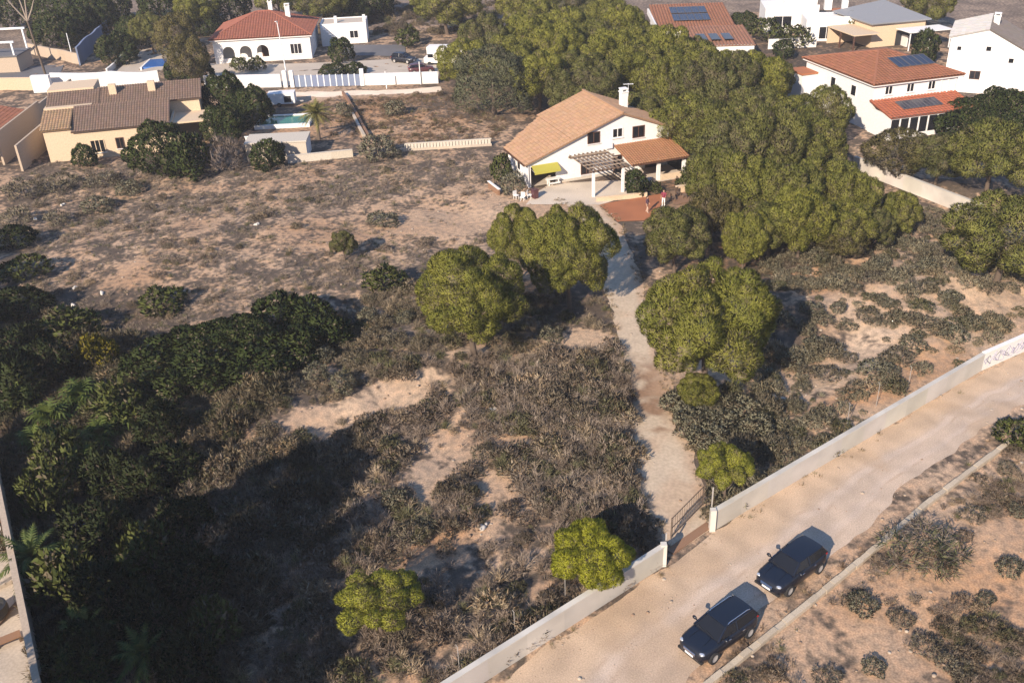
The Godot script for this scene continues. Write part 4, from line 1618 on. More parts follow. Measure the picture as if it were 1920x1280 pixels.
# ---------------------------------------------------------------- walls, fences and small things
func wall_run(t: Node3D, called: String, a: Vector2, b: Vector2, w: float, h: float, m: Material, cope := true) -> void:
	# runs in pieces that follow the ground
	var n := maxi(1, int(a.distance_to(b) / 2.2))
	var wr := RandomNumberGenerator.new()
	wr.seed = int(absf(a.x * 100.0 + a.y))
	var st := MB.new()
	var cp := MB.new()
	for k in n:
		var p := a.lerp(b, float(k) / n)
		var q := a.lerp(b, float(k + 1) / n)
		var y0 := th(p.x, p.y)
		var y1 := th(q.x, q.y)
		var s := Vector3(-(q - p).normalized().y, 0, (q - p).normalized().x) * w * 0.5
		var A := Vector3(p.x, y0, p.y)
		var sh := wr.randf_range(0.88, 1.03)
		st.col = Color(sh, sh * wr.randf_range(0.97, 1.0), sh * wr.randf_range(0.93, 1.0))
		var B := Vector3(q.x, y1, q.y)
		var U := Vector3(0, h, 0)
		var D := Vector3(0, -0.5, 0)
		st.quad(A + s + D, B + s + D, B + s + U, A + s + U)
		st.quad(B - s + D, A - s + D, A - s + U, B - s + U)
		st.quad(A + s + U, B + s + U, B - s + U, A - s + U)
		if k == 0:
			st.quad(A - s + D, A + s + D, A + s + U, A - s + U)
		if k == n - 1:
			st.quad(B + s + D, B - s + D, B - s + U, B + s + U)
		if cope:
			cp.beam(A + U + Vector3(0, 0.03, 0), B + U + Vector3(0, 0.03, 0), w + 0.08, 0.06)
	part(called, st, m, t)
	if cope:
		part("coping", cp, m, t)


func build_walls() -> void:
	var a := Vector2(7.64, -39.36)
	var t := thing("boundary_wall", "pale concrete boundary wall along the track, left of the driveway gate", "wall", Vector3.ZERO)
	var far_end: Vector2 = a + (Vector2(-2.18, -31.87) - a) * 1.35
	wall_run(t, "wall_panel", a, far_end, 0.22, 1.35, M.wall_concrete)
	block(t, "end_post", g3(a, -0.4) - Vector3(0.16, 0, 0.16), g3(a, 1.5) + Vector3(0.16, 0, 0.16), M.wall_concrete)
	var b := Vector2(10.83, -42.01)
	var c := Vector2(33.09, -57.87)
	var d: Vector2 = Vector2(37.66, -60.48) + (Vector2(37.66, -60.48) - c) * 4.0
	t = thing("boundary_wall", "long pale concrete boundary wall with scribbled graffiti, right of the driveway gate", "wall", Vector3.ZERO)
	wall_run(t, "wall_panel", b, c, 0.22, 1.35, M.wall_concrete)
	wall_run(t, "wall_panel", c, d, 0.22, 1.4, M.white)
	block(t, "end_post", g3(b, -0.4) - Vector3(0.16, 0, 0.16), g3(b, 1.5) + Vector3(0.16, 0, 0.16), M.wall_concrete)
	# the scribble: loops of purple and grey paint
	var gr := MB.new()
	var r := RandomNumberGenerator.new()
	r.seed = 77
	var u := (d - c).normalized()
	var nrm := Vector3(-u.y, 0, u.x) * 0.118
	if nrm.z < 0:
		nrm = -nrm
	for k in 15:
		var x0 := 0.3 + k * 0.34
		var last := Vector3.ZERO
		gr.col = [Color(0.3, 0.28, 0.4), Color(0.2, 0.2, 0.24), Color(0.42, 0.4, 0.5)][k % 3]
		for j in 15:
			var an := TAU * j / 12.0 + k
			var q := c + u * (x0 + cos(an * (1.0 + 0.5 * (k % 2))) * (0.14 + 0.1 * (k % 3)) + sin(an * 2.0 + k) * 0.1)
			var pt := Vector3(q.x, th(q.x, q.y) + 0.68 + sin(an + k * 0.7) * (0.22 + 0.13 * (k % 3)), q.y) + nrm
			if j > 0:
				gr.beam(last, pt, 0.012, 0.045)
			last = pt
	part("graffiti", gr, M.paint, t)
	# the gate, standing open inwards
	t = thing("driveway_gate", "open brown barred driveway gate leaf between the wall ends", "gate", Vector3.ZERO)
	var g0 := g3(Vector2(8.42, -41.43))
	var g1 := g3(Vector2(10.75, -44.20))
	var fr := MB.new()
	for y in [0.15, 0.75, 1.45]:
		fr.beam(g0 + Vector3(0, y, 0), g1 + Vector3(0, y, 0), 0.04, 0.04)
	for e in [g0, g1]:
		fr.beam(e, e + Vector3(0, 1.5, 0), 0.06, 0.06)
	part("frame", fr, M.bark, t)
	for k in 14:
		var p := g0.lerp(g1, (k + 0.5) / 14.0)
		var bar := MB.new()
		bar.beam(p + Vector3(0, 0.15, 0), p + Vector3(0, 1.45, 0), 0.022, 0.022)
		part("bar", bar, M.bark, t)
	for q in [[Vector2(7.83, -39.81), "slim grey gate post beside the left wall end"], [Vector2(11.12, -43.59), "slim pale gate post behind the right wall end"]]:
		var po := MB.new()
		po.beam(Vector3(0, -0.3, 0), Vector3(0, 1.8, 0), 0.07, 0.07)
		single("gate_post", po, M.steel, q[1], "post", g3(q[0]))
	var sill := MB.new()
	sill.beam(g3(Vector2(8.17, -40.30), 0.03), g3(Vector2(10.77, -42.43), 0.03), 0.5, 0.14)
	single("gate_threshold", sill, M.brick, "reddish brick threshold across the driveway gate opening", "threshold")
	# beams that line the lower side of the track
	var kb := MB.new()
	var kerb := curve([Vector2(7.64, -30.49), Vector2(13.96, -35.49), Vector2(19.65, -40.11), Vector2(23.51, -43.35), Vector2(30.96, -48.99)])
	var kr := RandomNumberGenerator.new()
	kr.seed = 31
	for k in 44:
		var p0 := along(kerb, k / 44.0)
		var p1 := along(kerb, (k + 0.985) / 44.0)
		var lift := 0.1 + kr.randf_range(-0.035, 0.03)
		kb.col = Color.WHITE * kr.randf_range(0.82, 1.05)
		kb.beam(g3(p0, lift), g3(p1, lift + kr.randf_range(-0.02, 0.02)), 0.3 + kr.randf_range(-0.03, 0.03), 0.3)
	single("kerb_wall", kb, M.beam, "low pale kerb wall along the lower side of the dirt track", "kerb")
	# side wall at the right of the plot
	t = thing("side_wall", "pale concrete side wall at the right end of the pine grove", "wall", Vector3.ZERO)
	wall_run(t, "wall_panel", Vector2(38.24, -100.57), Vector2(45.25, -85.05), 0.25, 1.5, M.wall_concrete)
	# left neighbour's wall
	t = thing("neighbour_wall", "tall plastered wall of the paved yard at the left edge", "wall", Vector3.ZERO)
	wall_run(t, "wall_panel", Vector2(-23.12, -32.65), Vector2(-35.21, -53.91), 0.25, 2.2, M.grey_plaster)
	var tw := Vector2(-23.12, -32.65)
	wall_run(t, "wall_panel", tw, tw + (tw - Vector2(-35.21, -53.91)) * 0.5, 0.25, 2.2, M.grey_plaster)
	# rear walls of the plot
	t = thing("garden_wall", "low white garden wall right of the pool house, below the palm", "wall", Vector3.ZERO)
	wall_run(t, "wall_panel", Vector2(-25.83, -111.08), Vector2(-18.23, -112.49), 0.22, 0.9, M.cream_white)
	t = thing("block_fence", "low wall of pierced white blocks left of the white house", "fence", Vector3.ZERO)
	var f0 := Vector2(-12.03, -113.93)
	var f1 := Vector2(-1.48, -114.62)
	wall_run(t, "wall_panel", f0, f1, 0.2, 0.3, M.concrete, false)
	for k in 27:
		var p := f0.lerp(f1, (k + 0.3) / 27.0)
		var pb := MB.new()
		pb.box(g3(p, 0.3) - Vector3(0.16, 0, 0.1), g3(p, 0.85) + Vector3(0.16, 0, 0.1))
		part("block", pb, M.cream_white, t)
	var rail := MB.new()
	rail.beam(g3(f0, 0.9), g3(f1, 0.9), 0.22, 0.1)
	part("coping", rail, M.cream_white, t)
	# villa garden walls
	t = thing("garden_wall", "white garden wall in front of the red roofed villa, left part", "wall", Vector3.ZERO)
	wall_run(t, "wall_panel", Vector2(-45.65, -149.43), Vector2(-33.68, -148.43), 0.25, 1.9, M.white)
	t = thing("garden_wall", "white garden wall beside the parked cars and motorhome", "wall", Vector3.ZERO)
	wall_run(t, "wall_panel", Vector2(-20.94, -147.28), Vector2(-9.52, -146.67), 0.25, 1.7, M.white)
	t = thing("villa_gate", "grey blue sliding gate and screen in the villa's white garden wall", "gate", Vector3.ZERO)
	wall_run(t, "screen", Vector2(-31.74, -148.11), Vector2(-21.27, -147.33), 0.12, 1.7, M.blue_wall, false)
	for p in [Vector2(-33.00, -148.31), Vector2(-31.91, -148.13), Vector2(-21.10, -147.31)]:
		block(t, "gate_pillar", g3(p, -0.3) - Vector3(0.3, 0, 0.3), g3(p, 2.5) + Vector3(0.3, 0, 0.3), M.white)
	for k in 12:
		var p: Vector2 = Vector2(-31.74, -148.11).lerp(Vector2(-21.27, -147.33), k / 11.0)
		block(t, "screen_post", g3(p, 0.0) - Vector3(0.07, 0, 0.1), g3(p, 1.8) + Vector3(0.07, 0, 0.1), M.white_metal)
	t = thing("garden_wall", "white wall behind the beige house, top left", "wall", Vector3.ZERO)
	wall_run(t, "wall_panel", Vector2(-70.78, -153.58), Vector2(-53.86, -153.44), 0.25, 2.4, M.white)
	t = thing("garden_wall", "cream panelled street wall at the left edge near the utility pole", "wall", Vector3.ZERO)
	wall_run(t, "wall_panel", Vector2(-81.66, -153.38), Vector2(-73.56, -153.37), 0.25, 1.9, M.cream)
	block(t, "gate_pillar", g3(Vector2(-71.55, -151.73), 0) - Vector3(1.4, 0, 0.4), g3(Vector2(-71.55, -151.73), 2.6) + Vector3(1.4, 0, 0.4), M.white)
	t = thing("blue_wall", "blue grey painted wall running away beside dark bushes, top left", "wall", Vector3.ZERO)
	wall_run(t, "wall_panel", Vector2(-72.32, -169.01), Vector2(-76.18, -194.70), 0.25, 3.0, M.blue_wall)
	wall_run(t, "wall_panel", Vector2(-72.64, -169.85), Vector2(-86.33, -181.58), 0.25, 1.8, M.grey_plaster)
	t = thing("pool_wall", "low pale wall around the blue swimming pool", "wall", Vector3.ZERO)
	wall_run(t, "wall_panel", Vector2(-65.86, -163.65), Vector2(-66.68, -178.74), 0.25, 0.8, M.white)
	# brick runner
	t = thing("brick_channel", "long low brick and concrete channel crossing the field behind the pool", "wall", Vector3.ZERO)
	wall_run(t, "brick_edge", Vector2(-23.45, -142.36), Vector2(-17.43, -121.51), 0.3, 0.5, M.brick, false)
	wall_run(t, "concrete_edge", Vector2(-20.70, -131.16), Vector2(-17.86, -121.11), 0.35, 0.45, M.concrete, false)
	t = thing("garden_wall", "white garden wall beside the hipped house, facing the canopy", "wall", Vector3.ZERO)
	wall_run(t, "wall_panel", Vector2(63.68, -169.00), Vector2(65.76, -157.55), 0.25, 1.6, M.white)
	t = thing("garden_wall", "white garden wall below the flat roofed white house", "wall", Vector3.ZERO)
	wall_run(t, "wall_panel", Vector2(43.98, -160.15), Vector2(51.89, -160.24), 0.25, 1.5, M.white)
	# wire fence posts by the boundary wall
	var k := 0
	for q in [[862, 1262], [966, 1196], [1060, 1130], [1588, 800], [1643, 762], [1702, 730], [1320, 1010]]:
		var fp := MB.new()
		fp.tube([Vector3(0, -0.3, 0), Vector3(0, 1.75, 0), Vector3(-0.08, 1.85, -0.07)], [0.018, 0.018, 0.014], 6)
		var names := ["nearest the bottom edge", "between the two bright young pines", "below the bright yellow-green pine", "beside the gorse mounds", "by the orange bare patch", "nearest the graffiti", "at the open gate"]
		if k < 6:
			single("fence_post", fp, M.steel, "thin white fence post behind the boundary wall, " + names[k], "post", g3([Vector2(-3.16, -32.49), Vector2(-0.46, -34.57), Vector2(2.19, -36.84), Vector2(21.58, -51.60), Vector2(24.28, -53.82), Vector2(27.14, -55.76)][k]))
		k += 1


func small_things() -> void:
	# pool house and green pool
	var t := thing("pool_house", "small flat white roofed pool house in front of the green pool", "shed", Vector3(-30.9, 0, -112.3), 2.0)
	block(t, "roof", Vector3(-0.12, 2.1, -3.7), Vector3(7.32, 2.28, 0.12), M.cream_white)
	block(t, "front_wall", Vector3(0, -0.5, -0.2), Vector3(7.2, 2.1, 0), M.concrete)
	block(t, "side_wall", Vector3(0, -0.5, -3.6), Vector3(0.2, 2.1, -0.2), M.white)
	block(t, "side_wall", Vector3(7.0, -0.5, -3.6), Vector3(7.2, 2.1, -0.2), M.white)
	t = thing("swimming_pool", "green swimming pool with pale rim behind the pool house", "pool", Vector3(-33.0, 0, -125.9), 2.0)
	block(t, "water", Vector3(0.3, 0.1, -4.6), Vector3(7.0, 0.35, -0.3), M.green_water)
	for q in [[0, -5, 7.3, -4.6], [0, -0.3, 7.3, 0.1], [0, -4.6, 0.3, -0.3], [7.0, -4.6, 7.3, -0.3]]:
		block(t, "rim", Vector3(q[0], -0.3, q[1]), Vector3(q[2], 0.5, q[3]), M.white)
	t = thing("pool_fence", "white railing and loungers between green pool and pool house", "fence", Vector3(-33.0, 0, -119.2), 2.0)
	for k in 16:
		block(t, "baluster", Vector3(0.4 + k * 0.45, -0.2, 0), Vector3(0.58 + k * 0.45, 1.0, 0.15), M.white)
	block(t, "rail", Vector3(0.3, 1.0, -0.02), Vector3(7.5, 1.12, 0.18), M.white)
	t = thing("swimming_pool", "blue covered swimming pool in the garden left of the villa", "pool", g3(Vector2(-60.63, -165.75)), 4.0)
	block(t, "water", Vector3(0, -0.2, -6), Vector3(3.6, 0.4, 0), M.blue_water)
	block(t, "rim", Vector3(-0.3, -0.2, -6.3), Vector3(0, 0.45, 0.3), M.white)
	block(t, "rim", Vector3(3.6, -0.2, -6.3), Vector3(3.9, 0.45, 0.3), M.white)
	# poles
	t = thing("light_pole", "slender grey light pole in front of the red roofed villa", "pole", g3(Vector2(-32.77, -149.25)))
	var mb := MB.new()
	mb.tube([Vector3(0, -0.3, 0), Vector3(-0.35, 9.6, 0)], [0.11, 0.06], 8)
	part("pole", mb, M.white_metal, t)
	mb = MB.new()
	mb.beam(Vector3(-0.35, 9.55, 0), Vector3(-0.35, 9.7, 1.1), 0.2, 0.08)
	part("lamp_head", mb, M.white_metal, t)
	for q in [[Vector2(-17.20, -144.74), 2.6, "short white post at the garden wall by the field path"], [Vector2(-12.18, -146.46), 3.4, "thin grey post in front of the maroon car"], [Vector2(-1.41, -153.41), 2.2, "short white post at the edge of the pine grove"], [Vector2(-74.48, -171.79), 5.0, "thin post with a small sign beside the blue wall"]]:
		mb = MB.new()
		mb.tube([Vector3(0, -0.3, 0), Vector3(0, q[1], 0)], [0.09, 0.07], 6)
		single("marker_post", mb, M.white_metal, q[2], "post", g3(q[0]))
	t = thing("dead_tree", "tall bare pale forked dead tree beside the street wall, top left", "tree", g3(Vector2(-72.37, -155.85)))
	mb = MB.new()
	mb.tube([Vector3(0, -0.3, 0), Vector3(-0.4, 5.0, 0), Vector3(-0.9, 10.0, -0.4)], [0.2, 0.17, 0.15], 8)
	part("trunk", mb, M.bark, t)
	for q in [Vector3(-3.6, 15.0, 0.5), Vector3(0.2, 16.5, 0), Vector3(1.2, 13.6, -0.6), Vector3(-1.6, 16.0, -0.6)]:
		part("branch", limb(Vector3(-0.9, 9.8, -0.4), q, 0.15), M.pale_bark, t)
	t = thing("tv_aerial", "white rooftop aerial on a mast among pines behind the chimney", "aerial", g3(Vector2(15.01, -113.54)))
	mb = MB.new()
	mb.tube([Vector3(0, 0, 0), Vector3(0, 7.2, 0)], [0.03, 0.025], 6)
	part("mast", mb, M.white_metal, t)
	mb = MB.new()
	mb.beam(Vector3(-0.6, 7.1, 0), Vector3(0.6, 7.1, 0), 0.04, 0.04)
	for k in 6:
		mb.beam(Vector3(-0.5 + k * 0.2, 7.1, -0.3), Vector3(-0.5 + k * 0.2, 7.1, 0.3), 0.03, 0.03)
	part("antenna", mb, M.white_metal, t)
	# small white trailer in the back field
	t = thing("box_trailer", "small white box trailer with open end in the field behind the pool", "trailer", g3(Vector2(-31.67, -138.64)), 4.0)
	block(t, "box", Vector3(-1.9, 0.4, -1.0), Vector3(1.9, 1.9, 1.0), M.white)
	block(t, "opening", Vector3(0.4, 0.6, 1.0), Vector3(1.4, 1.5, 1.03), M.dark)
	block(t, "drawbar", Vector3(1.9, 0.4, -0.1), Vector3(3.0, 0.55, 0.1), M.steel)
	for s in [-1.0, 1.0]:
		mb = MB.new()
		mb.lathe([Vector2(0.0, 0.0), Vector2(0.3, 0.0), Vector2(0.3, 0.18), Vector2(0.0, 0.18)], 12, Vector3(-0.4, 0.3, 0.95 * s), Basis(Vector3(1, 0, 0), PI / 2 * s))
		part("wheel", mb, M.rubber, t)
	# by the garage
	t = thing("garden_table", "white garden table with benches in front of the garage", "table", g3(Vector2(5.19, -99.82)), 19.0)
	block(t, "table_top", Vector3(-0.7, 0.7, -0.4), Vector3(0.7, 0.76, 0.4), M.white)
	for s in [-1.0, 1.0]:
		block(t, "leg", Vector3(0.55 * s - 0.05, 0, -0.3), Vector3(0.55 * s + 0.05, 0.7, -0.2), M.white)
		block(t, "leg", Vector3(0.55 * s - 0.05, 0, 0.2), Vector3(0.55 * s + 0.05, 0.7, 0.3), M.white)
		block(t, "bench", Vector3(-0.6, 0.4, 0.65 * s - 0.13), Vector3(0.6, 0.46, 0.65 * s + 0.13), M.white)
	t = thing("wheeled_bin", "dark red wheeled bin at the garage corner", "bin", g3(Vector2(3.05, -95.80)), 30.0)
	mb = MB.new()
	mb.extrude(poly([Vector2(-0.24, 0.08), Vector2(0.24, 0.08), Vector2(0.3, 1.0), Vector2(-0.3, 1.0)]), -0.3, 0.3)
	part("body", mb, M.maroon_paint, t)
	block(t, "lid", Vector3(-0.33, 1.0, -0.34), Vector3(0.33, 1.07, 0.34), M.maroon_paint)
	for k in 3:
		t = thing("plastic_chair", ["white plastic garden chair lying left of the red bin", "white plastic garden chair beside the red bin", "pale pink plastic chair between shrubs and garage corner"][k], "chair", g3([Vector2(1.08, -95.88), Vector2(1.74, -95.32), Vector2(2.49, -95.87)][k]), [40.0, -20.0, 75.0][k])
		block(t, "seat", Vector3(-0.24, 0.4, -0.24), Vector3(0.24, 0.44, 0.24), M.white)
		block(t, "backrest", Vector3(-0.24, 0.44, -0.24), Vector3(0.24, 0.88, -0.19), M.white)
		for x in [-0.21, 0.17]:
			for z in [-0.21, 0.17]:
				block(t, "leg", Vector3(x, 0, z), Vector3(x + 0.04, 0.4, z + 0.04), M.white)
	t = thing("low_planter", "low white topped planter wall beside shrubs left of the house", "wall", Vector3.ZERO)
	wall_run(t, "planter_wall", Vector2(-1.80, -99.66), Vector2(-0.71, -97.21), 0.2, 0.7, M.brick, false)
	var cp := MB.new()
	cp.beam(g3(Vector2(-1.85, -99.83), 0.73), g3(Vector2(-0.66, -97.04), 0.73), 0.28, 0.07)
	part("coping", cp, M.white, t)
	# terrace edge
	t = thing("terrace_wall", "low cream retaining wall along the orange terrace", "wall", Vector3.ZERO)
	wall_run(t, "retaining_wall", Vector2(9.36, -94.12), Vector2(14.74, -94.89), 0.25, 0.45, M.cream)
	t = thing("garden_steps_wall", "pale stone rockery wall right of the person in maroon", "wall", Vector3.ZERO)
	wall_run(t, "stone_wall", Vector2(17.94, -95.63), Vector2(21.21, -96.86), 0.4, 0.7, M.cream)
	for k in 4:
		t = thing("wooden_chair", ["brown wooden chair right of the person in maroon", "brown wooden chair by the rockery wall", "brown wooden stool between rockery and terrace", "brown wooden chair nearest the porch column"][k], "chair", g3([Vector2(17.24, -93.50), Vector2(17.94, -94.67), Vector2(18.54, -93.97), Vector2(18.66, -98.17)][k]), 35.0 * k)
		block(t, "seat", Vector3(-0.24, 0.4, -0.24), Vector3(0.24, 0.45, 0.24), M.wood)
		if k != 2:
			block(t, "backrest", Vector3(-0.24, 0.45, -0.24), Vector3(0.24, 0.95, -0.19), M.wood)
		for x in [-0.22, 0.17]:
			for z in [-0.22, 0.17]:
				block(t, "leg", Vector3(x, 0, z), Vector3(x + 0.05, 0.4, z + 0.05), M.wood)
	# yard at the left edge
	t = thing("orange_tarpaulin", "orange tarpaulin cover in the paved yard, left edge", "tarpaulin", g3(Vector2(-31.03, -45.11)), 30.0)
	block(t, "cover", Vector3(-1.2, 0.9, -1.2), Vector3(0.35, 1.0, 1.2), M.terrace)
	block(t, "frame", Vector3(-1.1, 0.0, -1.1), Vector3(0.25, 0.9, 1.1), M.white_metal)
	t = thing("garden_bench", "ochre wooden bench on the paved yard at the left edge", "bench", g3(Vector2(-26.01, -35.63)), 32.0)
	block(t, "seat", Vector3(-0.9, 0.36, -0.25), Vector3(0.55, 0.44, 0.25), M.brick)
	block(t, "leg", Vector3(-0.85, 0, -0.2), Vector3(-0.75, 0.36, 0.2), M.wood)
	block(t, "leg", Vector3(0.4, 0, -0.2), Vector3(0.5, 0.36, 0.2), M.wood)
	t = thing("planter_pot", "large dark round pot in the paved yard, left edge", "pot", g3(Vector2(-27.56, -37.41)))
	mb = MB.new()
	mb.lathe([Vector2(0.0, 0.0), Vector2(0.5, 0.0), Vector2(0.75, 0.5), Vector2(0.7, 0.9), Vector2(0.6, 0.9), Vector2(0.55, 0.6), Vector2(0.0, 0.55)], 18)
	part("pot", mb, M.dark, t)
	t = thing("yard_step", "pale concrete step beam across the paved yard, left edge", "step", Vector3.ZERO)
	mb = MB.new()
	mb.beam(g3(Vector2(-28.79, -39.35), 0.14), g3(Vector2(-27.62, -40.39), 0.14), 0.35, 0.3)
	part("beam", mb, M.concrete, t)
	t = thing("plank", "dark plank leaning across the paved yard, left edge", "plank", Vector3.ZERO)
	mb = MB.new()
	mb.beam(g3(Vector2(-27.31, -36.72), 0.1), g3(Vector2(-26.49, -38.42), 0.5), 0.24, 0.06)
	part("board", mb, M.wood, t)
	var bl := MB.new()
	bl.col = Color(0.03, 0.16, 0.5)
	bl.ball(Vector3(0, 0.25, 0), Vector3(0.3, 0.28, 0.22), 6, 8)
	bl.beam(Vector3(-0.4, 0.1, 0.1), Vector3(0.35, 0.06, 0.2), 0.3, 0.06)
	single("plastic_sack", bl, M.paint, "blue plastic sack lying in the dark thicket", "sack", g3(Vector2(-26.29, -45.29)))
	# loose white stones and rubbish one can pick out
	var spots := [Vector2(-38.86, -78.04), Vector2(-35.84, -76.78), Vector2(-48.69, -100.43), Vector2(-50.04, -96.49), Vector2(-37.54, -74.44), Vector2(-3.51, -56.30), Vector2(-1.48, -55.40), Vector2(-3.24, -46.13), Vector2(-3.09, -44.91), Vector2(-2.10, -43.58), Vector2(-14.32, -44.28), Vector2(-18.62, -61.18), Vector2(-5.43, -69.36), Vector2(-4.96, -67.30), Vector2(18.34, -55.22), Vector2(18.37, -58.18), Vector2(18.01, -55.65), Vector2(17.56, -54.47), Vector2(-12.25, -69.41), Vector2(-25.16, -90.78)]
	var r := RandomNumberGenerator.new()
	r.seed = 12
	var labels := ranked(spots.map(func(p): return [p]), 5, "pale loose stone, %s of loose stones")
	for k in spots.size():
		mb = MB.new()
		mb.col = Color(0.66, 0.62, 0.56)
		for e in 3:
			mb.ball(Vector3(r.randf_range(-0.2, 0.2), 0.08, r.randf_range(-0.15, 0.15)), Vector3(r.randf_range(0.12, 0.28), r.randf_range(0.1, 0.18), r.randf_range(0.1, 0.2)), 4, 6)
		single("pale_stone", mb, M.stone, labels[k], "stone", g3(spots[k]), r.randf() * 360, "pale loose stones on the plot")


# ---------------------------------------------------------------- the scene
func _ready() -> void:
	var cam := Camera3D.new()
	cam.name = "camera"
	cam.fov = 39.14
	cam.near = 0.5
	cam.far = 9000.0
	var pitch := deg_to_rad(29.0)
	var roll := deg_to_rad(2.4)
	var up := Vector3(0, cos(pitch), -sin(pitch))
	var fw := Vector3(0, -sin(pitch), -cos(pitch))
	cam.transform = Transform3D(Basis(Vector3.RIGHT * cos(roll) - up * sin(roll), Vector3.RIGHT * sin(roll) + up * cos(roll), -fw), Vector3(0, 36, 0))
	add_child(cam)
	cam.current = true
	var env := Environment.new()
	env.background_mode = Environment.BG_SKY
	var sky := Sky.new()
	var ps := ProceduralSkyMaterial.new()
	ps.sky_top_color = Color(0.33, 0.45, 0.63)
	ps.sky_horizon_color = Color(0.74, 0.76, 0.79)
	ps.sky_curve = 0.12
	ps.ground_bottom_color = Color(0.3, 0.25, 0.2)
	ps.ground_horizon_color = Color(0.6, 0.6, 0.6)
	sky.sky_material = ps
	env.sky = sky
	env.background_energy_multiplier = 1.1
	env.tonemap_mode = Environment.TONE_MAPPER_LINEAR
	env.tonemap_exposure = 1.68
	env.sdfgi_enabled = true
	env.ssao_enabled = true
	env.ssil_enabled = true
	env.fog_enabled = true
	env.fog_density = 0.0003
	env.fog_light_color = Color(0.82, 0.82, 0.84)
	var we := WorldEnvironment.new()
	we.name = "world_environment"
	we.environment = env
	add_child(we)
	var sun := DirectionalLight3D.new()
	sun.name = "sun"
	sun.light_energy = 1.6
	sun.light_color = Color(1.0, 0.93, 0.85)
	sun.light_angular_distance = 0.5
	sun.shadow_enabled = true
	var az := deg_to_rad(60.0)
	var el := deg_to_rad(28.0)
	var to := Vector3(cos(az) * cos(el), -sin(el), -sin(az) * cos(el))
	sun.basis = Basis.looking_at(to)
	add_child(sun)

	rng.seed = 4
	relief.seed = 2
	relief.frequency = 0.035
	relief.fractal_octaves = 3
	fine_relief.seed = 9
	fine_relief.frequency = 0.3
	fine_relief.fractal_octaves = 2
	make_materials()
	lay_out_ground()
	make_grid()
	make_mask()
	build_ground()
	roads()
	main_house()
	pergola()
	villa()
	beige_house()
	hipped_house()
	gable_house()
	far_houses()
	build_walls()
	make_prototypes()
	plant_pines()
	plant_shrubs()
	var d: Vector2 = Vector2(15.71, -40.31) - Vector2(12.66, -37.08)
	var heading := rad_to_deg(atan2(d.y, -d.x))
	make_car("parked_car", "glossy black estate car parked nearest the bottom edge of the track", g3(Vector2(9.48, -33.88), 0.04), heading - 10.0, M.car_paint, true, 1.54)
	make_car("parked_car", "glossy black car parked behind the other, farther up the track", g3(Vector2(14.19, -38.10), 0.04), heading - 9.0, M.car_paint, false, 1.52)
	make_car("parked_car", "dark blue black car parked in the villa's yard beside the maroon car", g3(Vector2(-15.99, -161.94)), -28.0, M.car_paint, false, 1.6)
	make_car("parked_car", "maroon car parked close behind the white garden wall", g3(Vector2(-12.57, -153.96)), 12.0, M.maroon_paint, false, 1.5)
	motorhome()
	make_person("person in maroon top and white trousers standing on the orange terrace", Vector2(16.01, -91.97), -25.0, Color(0.2, 0.03, 0.06), Color(0.75, 0.73, 0.7), Color(0.12, 0.05, 0.03), 0.06, 0.6)
	make_person("person in dark purple top and pale trousers at the terrace edge", Vector2(14.10, -90.41), 60.0, Color(0.09, 0.05, 0.075), Color(0.5, 0.36, 0.28), Color(0.03, 0.025, 0.02), 0.12, 0.2)
	make_person("person in pale pink top and white trousers by the pines right of rockery", Vector2(20.97, -93.37), -60.0, Color(0.6, 0.42, 0.38), Color(0.75, 0.74, 0.7), Color(0.06, 0.03, 0.02), 0.1, 0.4)
	small_things()
	undergrowth()


